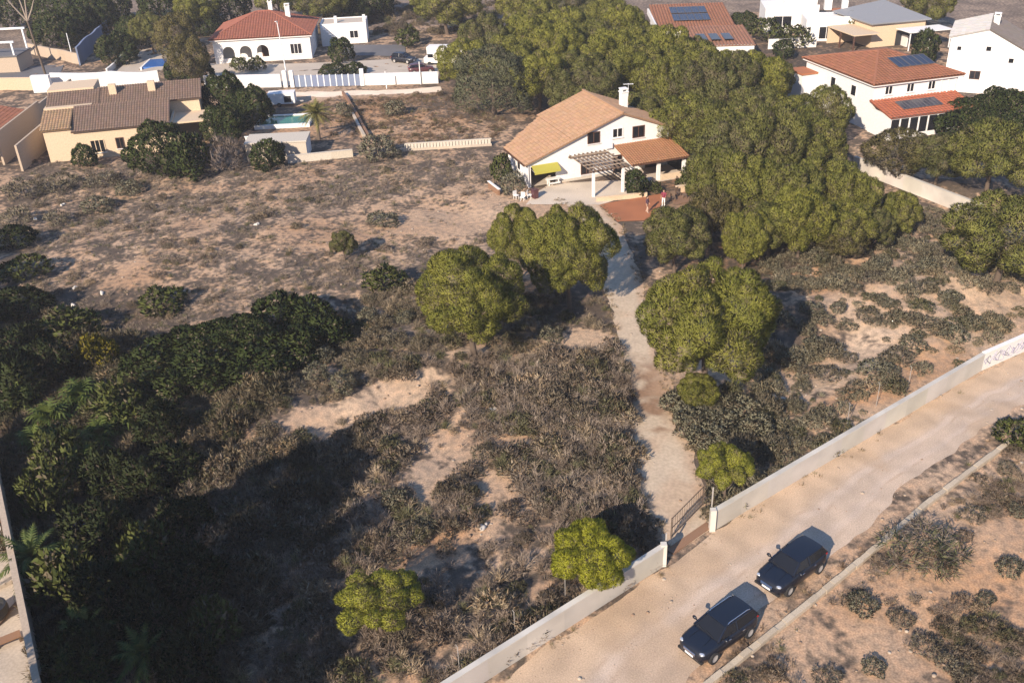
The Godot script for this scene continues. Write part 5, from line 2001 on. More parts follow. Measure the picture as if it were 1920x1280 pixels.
func lay_out_ground() -> void:
	for q in [[Vector2(-2.18, -31.24), Vector2(7.64, -39.36), 2.0], [Vector2(7.64, -39.36), Vector2(37.66, -60.48), 2.0], [Vector2(1.79, -31.03), Vector2(13.51, -38.96), 2.5], [Vector2(13.51, -38.96), Vector2(37.31, -57.08), 3.5], [Vector2(7.64, -30.49), Vector2(30.96, -48.99), 0.8],
			[Vector2(9.22, -41.38), Vector2(8.89, -48.97), 2.6], [Vector2(8.89, -48.97), Vector2(9.15, -59.38), 2.0], [Vector2(9.15, -59.38), Vector2(9.72, -73.48), 2.0], [Vector2(9.72, -73.48), Vector2(9.41, -90.80), 2.5], [Vector2(5.23, -97.48), Vector2(15.84, -92.29), 5.0],
			[Vector2(4, -101), Vector2(18, -106), 9.0], [Vector2(-50, -120), Vector2(-40, -123), 11.0], [Vector2(48, -117), Vector2(53, -122), 10.0], [Vector2(-25, -114), Vector2(-33, -128), 5.0],
			[Vector2(-23.12, -32.65), Vector2(-35.21, -53.91), 1.5], [Vector2(-25.83, -111.08), Vector2(-1.48, -114.62), 1.0], [Vector2(38.24, -100.57), Vector2(45.25, -85.05), 1.0], [Vector2(-46.18, -151.49), Vector2(-8.95, -148.54), 6.0], [Vector2(-48, -172), Vector2(-26, -172), 12.0], [Vector2(62, -138), Vector2(72, -134), 8.0], [Vector2(46, -170), Vector2(70, -160), 10.0], [Vector2(28, -175), Vector2(38, -158), 10.0], [Vector2(-63, -118), Vector2(-63, -145), 3.0]]:
		flat(q[0], q[1], q[2])
	# big areas first: dry field left, dense brush in the middle, sandy right part, rough lower right
	patch(Vector2(-28.20, -89.30), 26, 17, 0, 0.47, 0.4)
	patch(Vector2(-11.93, -104.76), 18, 9, 0, 0.4, 0.45)
	patch(Vector2(-4.38, -93.11), 8, 5.5, 15, 0.8, 0.35)
	patch(Vector2(-10.66, -96.15), 9, 3, 10, 0.62, 0.45)
	patch(Vector2(-17.60, -89.53), 5, 4, 0, 0.62, 0.55)
	patch(Vector2(-30.95, -91.70), 4, 1.8, 0, 0.68, 0.5)
	patch(Vector2(-34.69, -79.97), 3, 3.5, 0, 0.62, 0.5)
	patch(Vector2(-27.06, -68.62), 9, 1.3, 22, 0.7, 0.6)
	patch(Vector2(-31.67, -103.64), 7, 1.5, 0, 0.62, 0.6)
	patch(Vector2(-22.20, -131.39), 20, 14, 0, 0.5, 0.75)
	patch(Vector2(-12.68, -122.48), 12, 5, 0, 0.6, 0.6)
	patch(Vector2(-19.85, -143.31), 22, 4, 2, 0.85, 0.25)
	patch(Vector2(-19.07, -192.10), 22, 14, 0, 0.55, 0.4)
	patch(Vector2(-2.32, -47.54), 13, 12, 0, 0.44, 0.35, 0.0)
	patch(Vector2(-8.08, -57.70), 3.6, 1.5, 30, 0.86, 0.25)
	patch(Vector2(-11.83, -54.73), 2.4, 1.0, 30, 0.84, 0.25)
	patch(Vector2(-2.21, -55.32), 1.0, 0.8, 0, 0.8, 0.3)
	patch(Vector2(1.59, -54.37), 1.1, 0.6, 0, 0.75, 0.3)
	patch(Vector2(-2.90, -43.07), 1.6, 1.0, 0, 0.78, 0.4)
	patch(Vector2(-8.77, -46.40), 1.8, 0.8, 20, 0.74, 0.5)
	patch(Vector2(-1.34, -46.42), 1.8, 0.8, 40, 0.8, 0.35)
	patch(Vector2(-2.86, -62.87), 1.6, 0.7, 25, 0.8, 0.2)
	patch(Vector2(-13.93, -54.24), 2.0, 1.2, 30, 0.82, 0.35)
	patch(Vector2(-16.10, -50.74), 4, 1.2, 30, 0.72, 0.7)
	patch(Vector2(4.92, -64.52), 2.4, 1.3, 10, 0.86, 0.25)
	patch(Vector2(0.95, -62.55), 1.6, 0.5, 12, 0.75, 0.3)
	patch(Vector2(-13.61, -67.88), 3, 0.8, 45, 0.62, 0.35)
	patch(Vector2(-4.34, -48.77), 3.0, 2.4, 30, 0.78, 0.4)
	patch(Vector2(-0.29, -50.78), 2.2, 1.6, 0, 0.7, 0.35)
	patch(Vector2(-6.72, -41.05), 4, 1.6, 30, 0.75, 0.75)
	patch(Vector2(-11.07, -40.45), 4, 2, 30, 0.6, 0.8)
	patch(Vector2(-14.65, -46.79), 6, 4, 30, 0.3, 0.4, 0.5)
	patch(Vector2(0.54, -36.94), 2.5, 2, 0, 0.6, 0.6)
	patch(Vector2(-5.83, -33.36), 3, 2, 0, 0.65, 0.5)
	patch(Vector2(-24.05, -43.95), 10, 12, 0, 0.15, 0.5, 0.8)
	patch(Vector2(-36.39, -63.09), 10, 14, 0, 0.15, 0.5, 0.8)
	patch(Vector2(28.42, -65.93), 17, 15, 0, 0.92, 0.22)
	patch(Vector2(24.89, -74.12), 8, 5, 10, 0.4, 0.7)
	patch(Vector2(40.49, -83.17), 7, 4, -30, 0.55, 0.5)
	patch(Vector2(36.06, -65.25), 6, 3, 30, 0.92, 0.2)
	patch(Vector2(30.28, -59.15), 3.4, 1.8, 30, 0.88, 0.65)
	patch(Vector2(24.80, -55.60), 3.0, 1.2, 20, 0.9, 0.85)
	patch(Vector2(21.41, -54.17), 1.6, 0.8, 20, 0.9, 0.95)
	patch(Vector2(30.77, -66.63), 3.5, 1.5, 45, 0.9, 0.2)
	patch(Vector2(25.42, -61.93), 3, 1.2, 30, 0.88, 0.2)
	patch(Vector2(14.73, -50.28), 5, 3, 30, 0.35, 0.5, 0.2)
	patch(Vector2(19.21, -35.11), 10, 8, 30, 0.6, 0.6)
	patch(Vector2(16.01, -33.52), 5, 3, 35, 0.76, 0.6)
	patch(Vector2(26.46, -40.30), 3, 4, 30, 0.82, 0.6)
	patch(Vector2(28.39, -46.49), 6, 3, 30, 0.6, 0.35)
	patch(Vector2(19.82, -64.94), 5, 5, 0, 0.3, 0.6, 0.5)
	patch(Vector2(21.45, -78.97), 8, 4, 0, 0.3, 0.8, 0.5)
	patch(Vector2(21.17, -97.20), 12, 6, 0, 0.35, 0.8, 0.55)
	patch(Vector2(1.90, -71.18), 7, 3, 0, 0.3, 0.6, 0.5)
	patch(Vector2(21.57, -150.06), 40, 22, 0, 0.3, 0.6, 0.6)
	patch(Vector2(14.15, -36.15), 10, 1.2, 35, 0.6, 0.4)
	patch(Vector2(24.00, -45.22), 7, 1.5, 35, 0.7, 0.35)


var dl := []
var dr := []


func roads() -> void:
	var r := RandomNumberGenerator.new()
	r.seed = 3
	var tone := func(s: float, t: float, p: Vector2) -> Color:
		var n := relief.get_noise_2d(p.x * 3.0, p.y * 3.0)
		var f := fine_relief.get_noise_2d(p.x * 1.5, p.y * 1.5)
		var c := Color(0.60, 0.44, 0.3).lerp(Color(0.6, 0.465, 0.35), smoothstep(0.32, 0.5, s + n * 0.12))
		var rut := maxf(exp(-pow((s - 0.5 + n * 0.05) / 0.05, 2)), exp(-pow((s - 0.78 + n * 0.05) / 0.05, 2)))
		c = c.lerp(Color(0.66, 0.53, 0.43), rut * 0.5)
		var mark := maxf(exp(-pow((s - 0.57 + n * 0.06) / 0.012, 2)), exp(-pow((s - 0.84 + n * 0.06) / 0.012, 2)))
		mark = maxf(mark, 0.8 * exp(-pow((s - 0.43 + n * 0.1) / 0.012, 2)))
		c = c.lerp(Color(0.4, 0.28, 0.19), mark * 0.5 * clampf(0.6 + f * 2.0, 0, 1))
		c = c.lerp(Color(0.5, 0.345, 0.215), clampf(smoothstep(0.08, 0.35, n) * 0.5 + f * 0.15, 0, 1))
		return c * (1.0 + f * 0.22)
	var m := mat("track", 1, 1, 1, 0.97, noise_tex(0.05, 0.8, 51, 5), 0.35, 0.8)
	var left := [Vector2(-4.54, -29.00), Vector2(-1.43, -31.76), Vector2(3.18, -35.55), Vector2(7.67, -39.15), Vector2(10.74, -41.83), Vector2(17.14, -46.74), Vector2(25.88, -52.66), Vector2(33.59, -57.98), Vector2(39.56, -61.53)]
	var right := [Vector2(4.38, -28.00), Vector2(7.53, -31.23), Vector2(11.25, -34.84), Vector2(15.25, -38.03), Vector2(18.86, -41.22), Vector2(22.49, -44.56), Vector2(27.30, -48.51), Vector2(31.91, -51.95), Vector2(37.81, -55.89)]
	left.push_front(left[0] + (left[0] - left[1]) * 3.0)
	right.push_front(right[0] + (right[0] - right[1]) * 3.0)
	left.append(left[-1] + (left[-1] - left[-2]) * 4.0)
	right.append(right[-1] + (right[-1] - right[-2]) * 4.0)
	struct("dirt_road", ribbon(left, right, 400, 30, 0.35, tone, 0.03), m)
	var drive_tone := func(s: float, t: float, p: Vector2) -> Color:
		var n := relief.get_noise_2d(p.x * 4.0, p.y * 4.0)
		var f := fine_relief.get_noise_2d(p.x * 2.0, p.y * 2.0)
		var c := Color(0.57, 0.455, 0.33)
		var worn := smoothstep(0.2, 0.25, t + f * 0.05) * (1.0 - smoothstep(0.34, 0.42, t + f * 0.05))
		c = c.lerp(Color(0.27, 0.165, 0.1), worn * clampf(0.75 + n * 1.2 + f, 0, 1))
		c = c.lerp(Color(0.5, 0.34, 0.22), clampf(smoothstep(0.72, 0.95, s) * 0.7 + smoothstep(0.1, 0.4, n) * 0.5, 0, 1))
		return c * (1.0 + f * 0.12)
	dl = [Vector2(8.32, -40.12), Vector2(7.61, -42.40), Vector2(7.14, -46.63), Vector2(7.76, -52.63), Vector2(8.08, -59.47), Vector2(8.14, -66.85), Vector2(8.13, -75.76), Vector2(8.02, -83.44), Vector2(7.25, -90.75), Vector2(5.38, -95.21)]
	dr = [Vector2(10.85, -42.10), Vector2(11.04, -45.07), Vector2(11.28, -49.37), Vector2(10.80, -53.67), Vector2(10.90, -59.24), Vector2(11.10, -65.70), Vector2(11.21, -72.82), Vector2(11.43, -81.82), Vector2(10.94, -87.77), Vector2(9.60, -93.17)]
	struct("driveway", ribbon(dl, dr, 260, 14, 0.38, drive_tone, 0.045), M.drive)
	var flat_tone := func(s: float, t: float, p: Vector2) -> Color:
		return Color.WHITE * (0.95 + fine_relief.get_noise_2d(p.x, p.y) * 0.2)
	struct("patio", ribbon([Vector2(1.98, -94.05), Vector2(2.92, -96.78), Vector2(4.80, -100.04)], [Vector2(9.65, -93.16), Vector2(12.83, -95.28), Vector2(13.11, -100.22)], 14, 12, 0.1, flat_tone, 0.055), M.patio)
	struct("terrace", ribbon([Vector2(9.60, -93.17), Vector2(10.90, -88.34)], [Vector2(17.05, -95.73), Vector2(14.26, -88.24)], 10, 10, 0.0, flat_tone, 0.065), M.terrace)
	struct("terrace", ribbon([Vector2(16.95, -95.11), Vector2(17.36, -92.26)], [Vector2(21.21, -96.86), Vector2(21.57, -93.61)], 8, 8, 0.1, flat_tone, 0.06), M.brick)
	struct("field_path", ribbon([Vector2(-31.71, -145.24), Vector2(-19.92, -143.94), Vector2(-9.09, -144.35)], [Vector2(-31.00, -142.67), Vector2(-19.57, -140.83), Vector2(-8.63, -140.87)], 24, 4, 0.6, func(s, t, p): return Color(0.95, 0.78, 0.6) * (1.0 + fine_relief.get_noise_2d(p.x, p.y) * 0.2), 0.05), M.track)
	struct("villa_yard", ribbon([Vector2(-45.31, -150.35), Vector2(-32.79, -148.93), Vector2(-9.70, -147.02)], [Vector2(-50.31, -167.40), Vector2(-33.84, -164.41), Vector2(-9.66, -165.09)], 20, 12, 0.0, flat_tone, 0.04), M.concrete)
	struct("yard_road", ribbon([Vector2(-27.32, -169.20), Vector2(-16.02, -165.87)], [Vector2(-26.97, -177.29), Vector2(-16.75, -175.29)], 12, 4, 0.0, flat_tone, 0.08), M.asphalt)
	struct("street", ribbon([Vector2(-83.91, -156.42), Vector2(-72.18, -159.29)], [Vector2(-90.57, -170.69), Vector2(-75.62, -170.39)], 12, 4, 0.2, flat_tone, 0.05), M.asphalt)
	struct("garden_paving", ribbon([Vector2(-64.97, -162.38), Vector2(-50.75, -160.64)], [Vector2(-65.10, -181.09), Vector2(-58.90, -179.90)], 12, 6, 0.0, flat_tone, 0.05), M.concrete)
	var yl := [Vector2(-27.70, -29.58), Vector2(-33.22, -40.10), Vector2(-39.67, -52.41)]
	var yr := [Vector2(-21.07, -29.25), Vector2(-27.65, -40.61), Vector2(-34.85, -53.27)]
	struct("paved_yard", ribbon(yl, yr, 20, 6, 0.0, flat_tone, 0.03), M.concrete)


func make_prototypes() -> void:
	var a := Color(0.122, 0.142, 0.028)
	var b := Color(0.288, 0.274, 0.054)
	for k in 5:
		pines.append(make_pine(100 + k * 13, 120.0, 0.27, 0.055, a.lerp(Color(0.075, 0.09, 0.03), k * 0.22), b.lerp(Color(0.18, 0.175, 0.065), k * 0.22), 0.1 + 0.03 * k))
	# 5: brownish, thin; 6: umbrella; 7: bright young; 8, 9: the near big trees, finer
	pines.append(make_pine(190, 60.0, 0.3, 0.07, Color(0.085, 0.085, 0.025), Color(0.19, 0.16, 0.06), 0.35))
	pines.append(make_pine(205, 190.0, 0.25, 0.04, Color(0.19, 0.21, 0.025), Color(0.4, 0.4, 0.065), 0.16, true))
	pines.append(make_pine(222, 190.0, 0.26, 0.04, Color(0.2, 0.22, 0.018), Color(0.43, 0.43, 0.045), 0.05))
	pines.append(make_pine(241, 250.0, 0.23, 0.036, a, b, 0.13))
	pines.append(make_pine(263, 250.0, 0.23, 0.036, a, b, 0.12))


func plant_pines() -> void:
	var grove := []
	var spots := []
	var gg := "pines of the grove behind the white house"
	for q in [[Vector2(-5.34, -140.58), 4.3, 9.0], [Vector2(-2.31, -149.33), 4.2, 9.0], [Vector2(1.52, -137.97), 4.6, 9.2], [Vector2(4.01, -151.94), 4.6, 9.2], [Vector2(5.16, -128.60), 4.2, 8.2], [Vector2(8.30, -141.46), 4.8, 9.5], [Vector2(10.73, -157.52), 4.8, 9], [Vector2(10.95, -129.96), 4.6, 9], [Vector2(14.05, -147.62), 4.6, 9.5], [Vector2(15.35, -135.43), 4.6, 9.5], [Vector2(19.17, -152.86), 4.4, 9], [Vector2(17.64, -126.43), 4.6, 9.2], [Vector2(20.57, -142.65), 4.8, 9.2], [Vector2(22.12, -132.27), 4.8, 9.5], [Vector2(20.35, -117.30), 4.4, 9.2], [Vector2(24.15, -142.68), 4.0, 8.2], [Vector2(24.64, -125.79), 4.6, 9.5], [Vector2(26.82, -135.27), 4.0, 8.0], [Vector2(24.31, -114.17), 4.6, 9.5], [Vector2(28.37, -126.31), 4.6, 9.0], [Vector2(31.98, -128.04), 4.0, 8.0], [Vector2(28.15, -116.54), 4.6, 9.2], [Vector2(31.89, -118.50), 4.4, 9], [Vector2(20.37, -105.68), 4.2, 9.2], [Vector2(34.87, -124.24), 3.2, 7.0], [Vector2(12.55, -122.37), 4.0, 8.2], [Vector2(8.27, -124.44), 3.6, 7.5], [Vector2(6.55, -162.76), 4.4, 9], [Vector2(17.90, -162.56), 4.2, 9], [Vector2(16.73, -113.45), 3.4, 7.0]]:
		grove.append(q)
	var names := ranked(grove, 4, "rounded olive green pine, %s of the grove behind the house")
	for k in grove.size():
		pine(grove[k][0], grove[k][1] * rng.randf_range(0.78, 1.0), grove[k][2] * rng.randf_range(0.84, 1.08), rng.randi() % 5, rng.randf() * 360, names[k], gg)
	grove = []
	var rg := "pines of the grove right of the house"
	for q in [[Vector2(23.24, -101.96), 4.2, 9.2], [Vector2(28.25, -106.65), 4.4, 9.2], [Vector2(31.85, -104.82), 4.4, 9.2], [Vector2(26.14, -91.66), 4.6, 9.4], [Vector2(30.79, -93.08), 4.4, 9.2], [Vector2(21.77, -90.58), 4.0, 9], [Vector2(22.21, -82.93), 4.0, 8.8], [Vector2(25.70, -82.48), 4.2, 8.4], [Vector2(30.46, -85.78), 3.8, 8], [Vector2(31.54, -82.02), 3.0, 7], [Vector2(25.33, -76.90), 3.2, 7], [Vector2(23.12, -77.77), 2.8, 6.4], [Vector2(29.36, -77.21), 2.6, 5.6], [Vector2(19.88, -85.61), 3.4, 8]]:
		grove.append(q)
	names = ranked(grove, 3, "dense olive green pine, %s of the right hand grove")
	for k in grove.size():
		pine(grove[k][0], grove[k][1] * rng.randf_range(0.78, 1.0), grove[k][2] * rng.randf_range(0.84, 1.08), rng.randi() % 5, rng.randf() * 360, names[k], rg)
	pine(Vector2(37.03, -109.06), 3.6, 8.4, 2, 30, "pine standing against the left wall of the hipped white house")
	pine(Vector2(36.28, -82.72), 2.0, 4.8, 1, 80, "small round pine standing apart before the pale side wall")
	pine(Vector2(32.50, -78.58), 2.1, 4.4, 4, 10, "low pine at the lower right edge of the right grove")
	pine(Vector2(29.06, -76.52), 2.6, 3.6, 5, 10, "low sprawling brownish pine below the right grove")
	pine(Vector2(4.84, -69.63), 3.85, 9.0, 8, 20, "tall pine left of the driveway, nearest the patio")
	pine(Vector2(0.81, -75.54), 2.5, 6.6, 9, 120, "narrow pine half hidden behind the two big driveway pines")
	pine(Vector2(-2.82, -62.11), 4.15, 8.5, 9, 200, "broad pine left of the driveway beside the dark brush")
	pine(Vector2(13.20, -56.27), 4.65, 9.7, 8, 140, "biggest rounded pine right of the driveway")
	pine(Vector2(14.40, -75.84), 3.1, 6.4, 3, 60, "pine in front of the terrace hiding its right end")
	pine(Vector2(18.48, -80.83), 2.5, 6.2, 5, 250, "thin brownish pine right of the terrace")
	pine(Vector2(20.36, -75.80), 2.3, 5.8, 0, 310, "small pine with a bare white branch between larger pines")
	pine(Vector2(12.32, -54.19), 1.5, 2.6, 0, 50, "small young pine at the foot of the biggest pine")
	pine(Vector2(11.84, -44.15), 1.75, 4.0, 6, 15, "umbrella shaped yellow green pine beside the driveway gate")
	pine(Vector2(3.58, -37.88), 2.15, 3.9, 7, 100, "bright yellow green young pine against the boundary wall")
	pine(Vector2(-6.99, -34.98), 2.3, 3.5, 6, 220, "wide bright green pine alone in the lower thicket")
	pine(Vector2(-15.20, -81.93), 1.35, 3.0, 4, 0, "small dark pine alone in the dry field")
	pine(Vector2(39.90, -70.53), 5.0, 7.6, 2, 40, "wide flat pine at the right edge below the side wall")
	pine(Vector2(47.53, -89.04), 4.6, 8.0, 2, 190, "broad pine at the right edge behind the side wall")
	pine(Vector2(41.68, -96.98), 4.2, 5.4, 5, 90, "greyish brown pine in front of the glazed veranda")
	pine(Vector2(44.49, -93.98), 3.2, 5.4, 4, 150, "thin pine between veranda and the pale side wall")
	pine(Vector2(-9.38, -181.24), 6.6, 10.0, 1, 70, "large round pine standing alone in the field at the top edge")
	pine(Vector2(-33.39, -191.59), 5.5, 9.0, 3, 10, "pine at the top edge behind the white annexe")
	pine(Vector2(-43.79, -201.28), 5.0, 9.0, 2, 200, "pine at the top edge right above the villa's chimneys")
	pine(Vector2(4.00, -181.61), 5.0, 9.0, 0, 33, "pine at the top edge, left of a joined pair")
	pine(Vector2(12.53, -175.14), 5.4, 9.6, 4, 133, "pine at the top edge, right of a joined pair")
	pine(Vector2(72.37, -167.39), 4.6, 8.0, 2, 45, "dark pine behind the grey pyramid roof, top right")
	pine(Vector2(-52.89, -162.74), 4.0, 9.5, 5, 45, "thin feathery pine left of the arched villa")
	pine(Vector2(-46.65, -146.83), 3.2, 9.0, 5, 145, "thin feathery pine in front of the arched villa's garden")
	pine(Vector2(-61.68, -175.99), 3.6, 7.0, 3, 245, "green pine behind the blue swimming pool")
	pine(Vector2(-57.94, -192.29), 4.6, 8.0, 1, 245, "green pine left of the villa's red roof, top edge")
	# tall pines beyond the left and lower edges; their shadows cross the lower left
	spots = [[Vector2(-24.8, -27.3), 3.9, 16.0], [Vector2(-25.0, -20.0), 4.2, 17.0], [Vector2(-20.5, -19.0), 3.6, 12.5], [Vector2(-52.5, -54.0), 4.4, 13.0], [Vector2(-57.0, -62.0), 4.6, 13.5], [Vector2(-61.5, -70.0), 4.6, 13.5], [Vector2(-52.0, -44.0), 4.6, 15.0]]
	names = ranked(spots, 2, "tall pine outside the left edge, %s of shade trees")
	for k in spots.size():
		pine(spots[k][0], spots[k][1], spots[k][2], rng.randi() % 5, rng.randf() * 360, names[k], "tall pines left of the plot")


# "third from the left in the second row" for each of many alike things: rows by distance, places by bearing
func ranked(list: Array, rows: int, text: String) -> Array:
	var nth := ["first", "second", "third", "fourth", "fifth", "sixth", "seventh", "eighth", "ninth", "tenth", "eleventh", "twelfth"]
	var order := range(list.size())
	order.sort_custom(func(a, b): return list[a][0].y > list[b][0].y)
	var out := []
	out.resize(list.size())
	for row in rows:
		var part_ := order.slice(row * list.size() / rows, (row + 1) * list.size() / rows)
		part_.sort_custom(func(a, b): return list[a][0].x / -list[a][0].y < list[b][0].x / -list[b][0].y)
		for k in part_.size():
			var where := "%s from left, %s row" % [nth[k], "front" if row == 0 else "back" if row == rows - 1 else nth[row]]
			out[part_[k]] = text % where
	return out


func plant_shrubs() -> void:
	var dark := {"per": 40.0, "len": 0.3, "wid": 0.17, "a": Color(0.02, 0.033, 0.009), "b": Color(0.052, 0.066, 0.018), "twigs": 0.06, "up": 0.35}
	var mid := {"per": 40.0, "len": 0.28, "wid": 0.13, "a": Color(0.045, 0.06, 0.016), "b": Color(0.1, 0.11, 0.03), "twigs": 0.12, "up": 0.4}
	var grey := {"per": 46.0, "len": 0.26, "wid": 0.09, "a": Color(0.14, 0.138, 0.09), "b": Color(0.25, 0.235, 0.165), "twigs": 0.25, "up": 0.5}
	var grey2 := {"per": 40.0, "len": 0.32, "wid": 0.06, "a": Color(0.15, 0.135, 0.09), "b": Color(0.25, 0.22, 0.16), "twigs": 0.4, "up": 0.7, "kr": 0.55, "fluff": 0.7}
	var bare := {"per": 34.0, "len": 0.5, "wid": 0.05, "a": Color(0.16, 0.125, 0.1), "b": Color(0.27, 0.22, 0.19), "twigs": 0.2, "up": 0.7, "twig": Color(0.2, 0.16, 0.13)}
	var gold := {"per": 46.0, "len": 0.28, "wid": 0.13, "a": Color(0.09, 0.08, 0.008), "b": Color(0.2, 0.165, 0.015), "twigs": 0.05, "up": 0.4}
	var d := [make_bush("dark_shrub", "shrub", 301, 2.2, 2.2, 12, 4, dark), make_bush("dark_shrub", "shrub", 302, 2.2, 2.2, 12, 4, dark)]
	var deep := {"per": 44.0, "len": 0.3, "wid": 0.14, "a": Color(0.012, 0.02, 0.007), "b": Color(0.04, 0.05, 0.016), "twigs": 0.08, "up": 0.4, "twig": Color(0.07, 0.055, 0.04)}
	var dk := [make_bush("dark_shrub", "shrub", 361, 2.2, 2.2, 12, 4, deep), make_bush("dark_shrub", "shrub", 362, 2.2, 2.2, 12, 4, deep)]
	var m := [make_bush("green_shrub", "shrub", 311, 1.4, 1.3, 10, 4, mid), make_bush("green_shrub", "shrub", 312, 1.4, 1.3, 10, 4, mid)]
	var g := [make_bush("grey_shrub", "shrub", 321, 1.5, 1.5, 10, 4, grey), make_bush("grey_shrub", "shrub", 322, 1.5, 1.5, 10, 4, grey), make_bush("grey_shrub", "shrub", 323, 1.5, 1.3, 6, 5, grey2), make_bush("grey_shrub", "shrub", 324, 1.5, 1.1, 7, 3, grey2)]
	var dark2 := dark.duplicate()
	dark2.per = 46.0
	var big := make_bush("dark_shrub", "shrub", 371, 4.0, 4.0, 18, 5, dark2)
	var olive_look := {"per": 46.0, "len": 0.3, "wid": 0.07, "a": Color(0.075, 0.085, 0.045), "b": Color(0.145, 0.15, 0.09), "twigs": 0.12, "up": 0.5}
	var olive := make_bush("olive_tree", "tree", 372, 4.6, 5.6, 18, 5, olive_look)
	var ba := make_bush("bare_shrub", "shrub", 331, 2.4, 2.2, 10, 4, bare)
	var go := make_bush("golden_shrub", "shrub", 341, 2.0, 1.8, 10, 4, gold)
	var spots := []
	var labels := []
	# scale 1 is 2.2, 1.4, 1.5, 2.4 and 2.0 m of half-width
	var put := func(kind: Node3D, base: float, p: Vector2, rr: float, hh: float, label: String, group := "") -> void:
		if kind in d and rr > 2.7:
			kind = big
			base = 4.0
		elif kind in g and rr > 2.9:
			kind = olive
			base = 4.6
		place(kind, p, rng.randf() * 360, Vector3(rr / base * rng.randf_range(0.8, 1.15), hh / (5.6 if kind == olive else base), rr / base * rng.randf_range(0.85, 1.2)), label, group, 0.05)
	put.call(d[0], 2.2, Vector2(-39.80, -108.48), 3.8, 4.2, "big dark green shrub hiding the beige house's right corner")
	put.call(d[1], 2.2, Vector2(-36.58, -107.64), 2.6, 3.4, "dark shrub behind the leafless grey shrub")
	put.call(d[0], 2.2, Vector2(-50.59, -112.91), 1.8, 1.9, "round dark clipped shrub in front of the beige wall")
	put.call(d[1], 2.2, Vector2(-27.78, -109.69), 2.0, 2.2, "dark green shrub at the pool house corner")
	put.call(d[0], 2.2, Vector2(-37.23, -129.95), 3.6, 4.4, "dark shrub right of the beige house's carport")
	put.call(d[1], 2.2, Vector2(-33.77, -128.59), 2.8, 3.4, "dark shrub left of the green pool")
	put.call(d[0], 2.2, Vector2(-35.61, -121.39), 2.8, 3.2, "dark shrub between carport and pool fence")
	put.call(ba, 2.4, Vector2(-33.14, -109.75), 2.8, 2.8, "leafless pale grey shrub beside the dark shrubs")
	put.call(g[0], 1.5, Vector2(-15.05, -111.52), 2.6, 1.9, "grey green shrub at the white wall's right end")
	put.call(g[1], 1.5, Vector2(-14.59, -129.55), 1.4, 1.5, "small grey shrub in the back field")
	put.call(g[0], 1.5, Vector2(-21.58, -130.35), 1.3, 1.3, "small grey shrub beside the brick channel")
	put.call(g[1], 1.5, Vector2(-1.08, -127.73), 4.8, 6.0, "big grey green olive shrub at the grove's left front")
	put.call(g[0], 1.5, Vector2(-12.61, -91.29), 1.7, 0.9, "flat grey shrub in the middle of the dry field")
	put.call(m[0], 1.4, Vector2(-10.88, -75.50), 2.0, 1.5, "green shrub left of the broad driveway pine")
	put.call(m[1], 1.4, Vector2(-29.51, -73.32), 1.9, 1.4, "dark green shrub alone on the bare lower field")
	put.call(go, 2.0, Vector2(-31.53, -63.68), 2.0, 2.0, "golden green shrub at the hedge's left end")
	put.call(m[0], 1.4, Vector2(-16.08, -173.89), 2.2, 2.4, "olive bush behind the dark car")
	spots = [[Vector2(-20.56, -64.56), 3.1, 2.1], [Vector2(-18.68, -68.62), 2.7, 2.0], [Vector2(-16.32, -68.59), 2.5, 2.0], [Vector2(-14.50, -65.74), 2.1, 1.8], [Vector2(-22.53, -63.48), 2.9, 2.0], [Vector2(-16.68, -63.39), 2.7, 1.8], [Vector2(-25.48, -64.50), 2.5, 1.6], [Vector2(-18.56, -60.73), 2.5, 1.5], [Vector2(-22.44, -59.91), 2.6, 1.6], [Vector2(-26.76, -61.40), 2.2, 1.5], [Vector2(-24.72, -58.43), 2.2, 1.4]]
	labels = ranked(spots, 2, "dark green leafy shrub, %s of the thick hedge")
	for k in spots.size():
		put.call(d[rng.randi() % 2], 2.2, spots[k][0], spots[k][1], spots[k][2], labels[k], "shrubs of the dark hedge")
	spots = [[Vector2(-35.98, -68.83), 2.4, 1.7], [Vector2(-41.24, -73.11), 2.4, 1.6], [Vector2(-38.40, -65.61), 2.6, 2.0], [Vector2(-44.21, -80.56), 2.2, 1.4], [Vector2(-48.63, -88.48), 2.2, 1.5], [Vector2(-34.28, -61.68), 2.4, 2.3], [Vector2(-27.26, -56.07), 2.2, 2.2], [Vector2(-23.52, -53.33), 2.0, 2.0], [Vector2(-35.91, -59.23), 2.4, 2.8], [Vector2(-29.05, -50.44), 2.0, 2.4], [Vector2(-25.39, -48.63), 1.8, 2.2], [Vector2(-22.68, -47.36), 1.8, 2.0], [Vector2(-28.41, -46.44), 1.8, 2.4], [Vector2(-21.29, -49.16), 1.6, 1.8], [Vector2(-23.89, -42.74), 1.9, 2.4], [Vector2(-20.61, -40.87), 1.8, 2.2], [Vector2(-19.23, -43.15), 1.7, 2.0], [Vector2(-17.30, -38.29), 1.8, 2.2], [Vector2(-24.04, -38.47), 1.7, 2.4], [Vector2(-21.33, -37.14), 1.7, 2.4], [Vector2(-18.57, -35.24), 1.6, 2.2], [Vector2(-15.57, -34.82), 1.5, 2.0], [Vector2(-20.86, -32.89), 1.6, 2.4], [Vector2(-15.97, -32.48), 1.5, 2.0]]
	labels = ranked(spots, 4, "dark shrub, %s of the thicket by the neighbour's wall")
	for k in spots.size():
		put.call(dk[k % 2] if k % 3 else m[k % 2], 2.2 if k % 3 else 1.4, spots[k][0], spots[k][1], spots[k][2], labels[k], "shrubs of the shaded thicket")
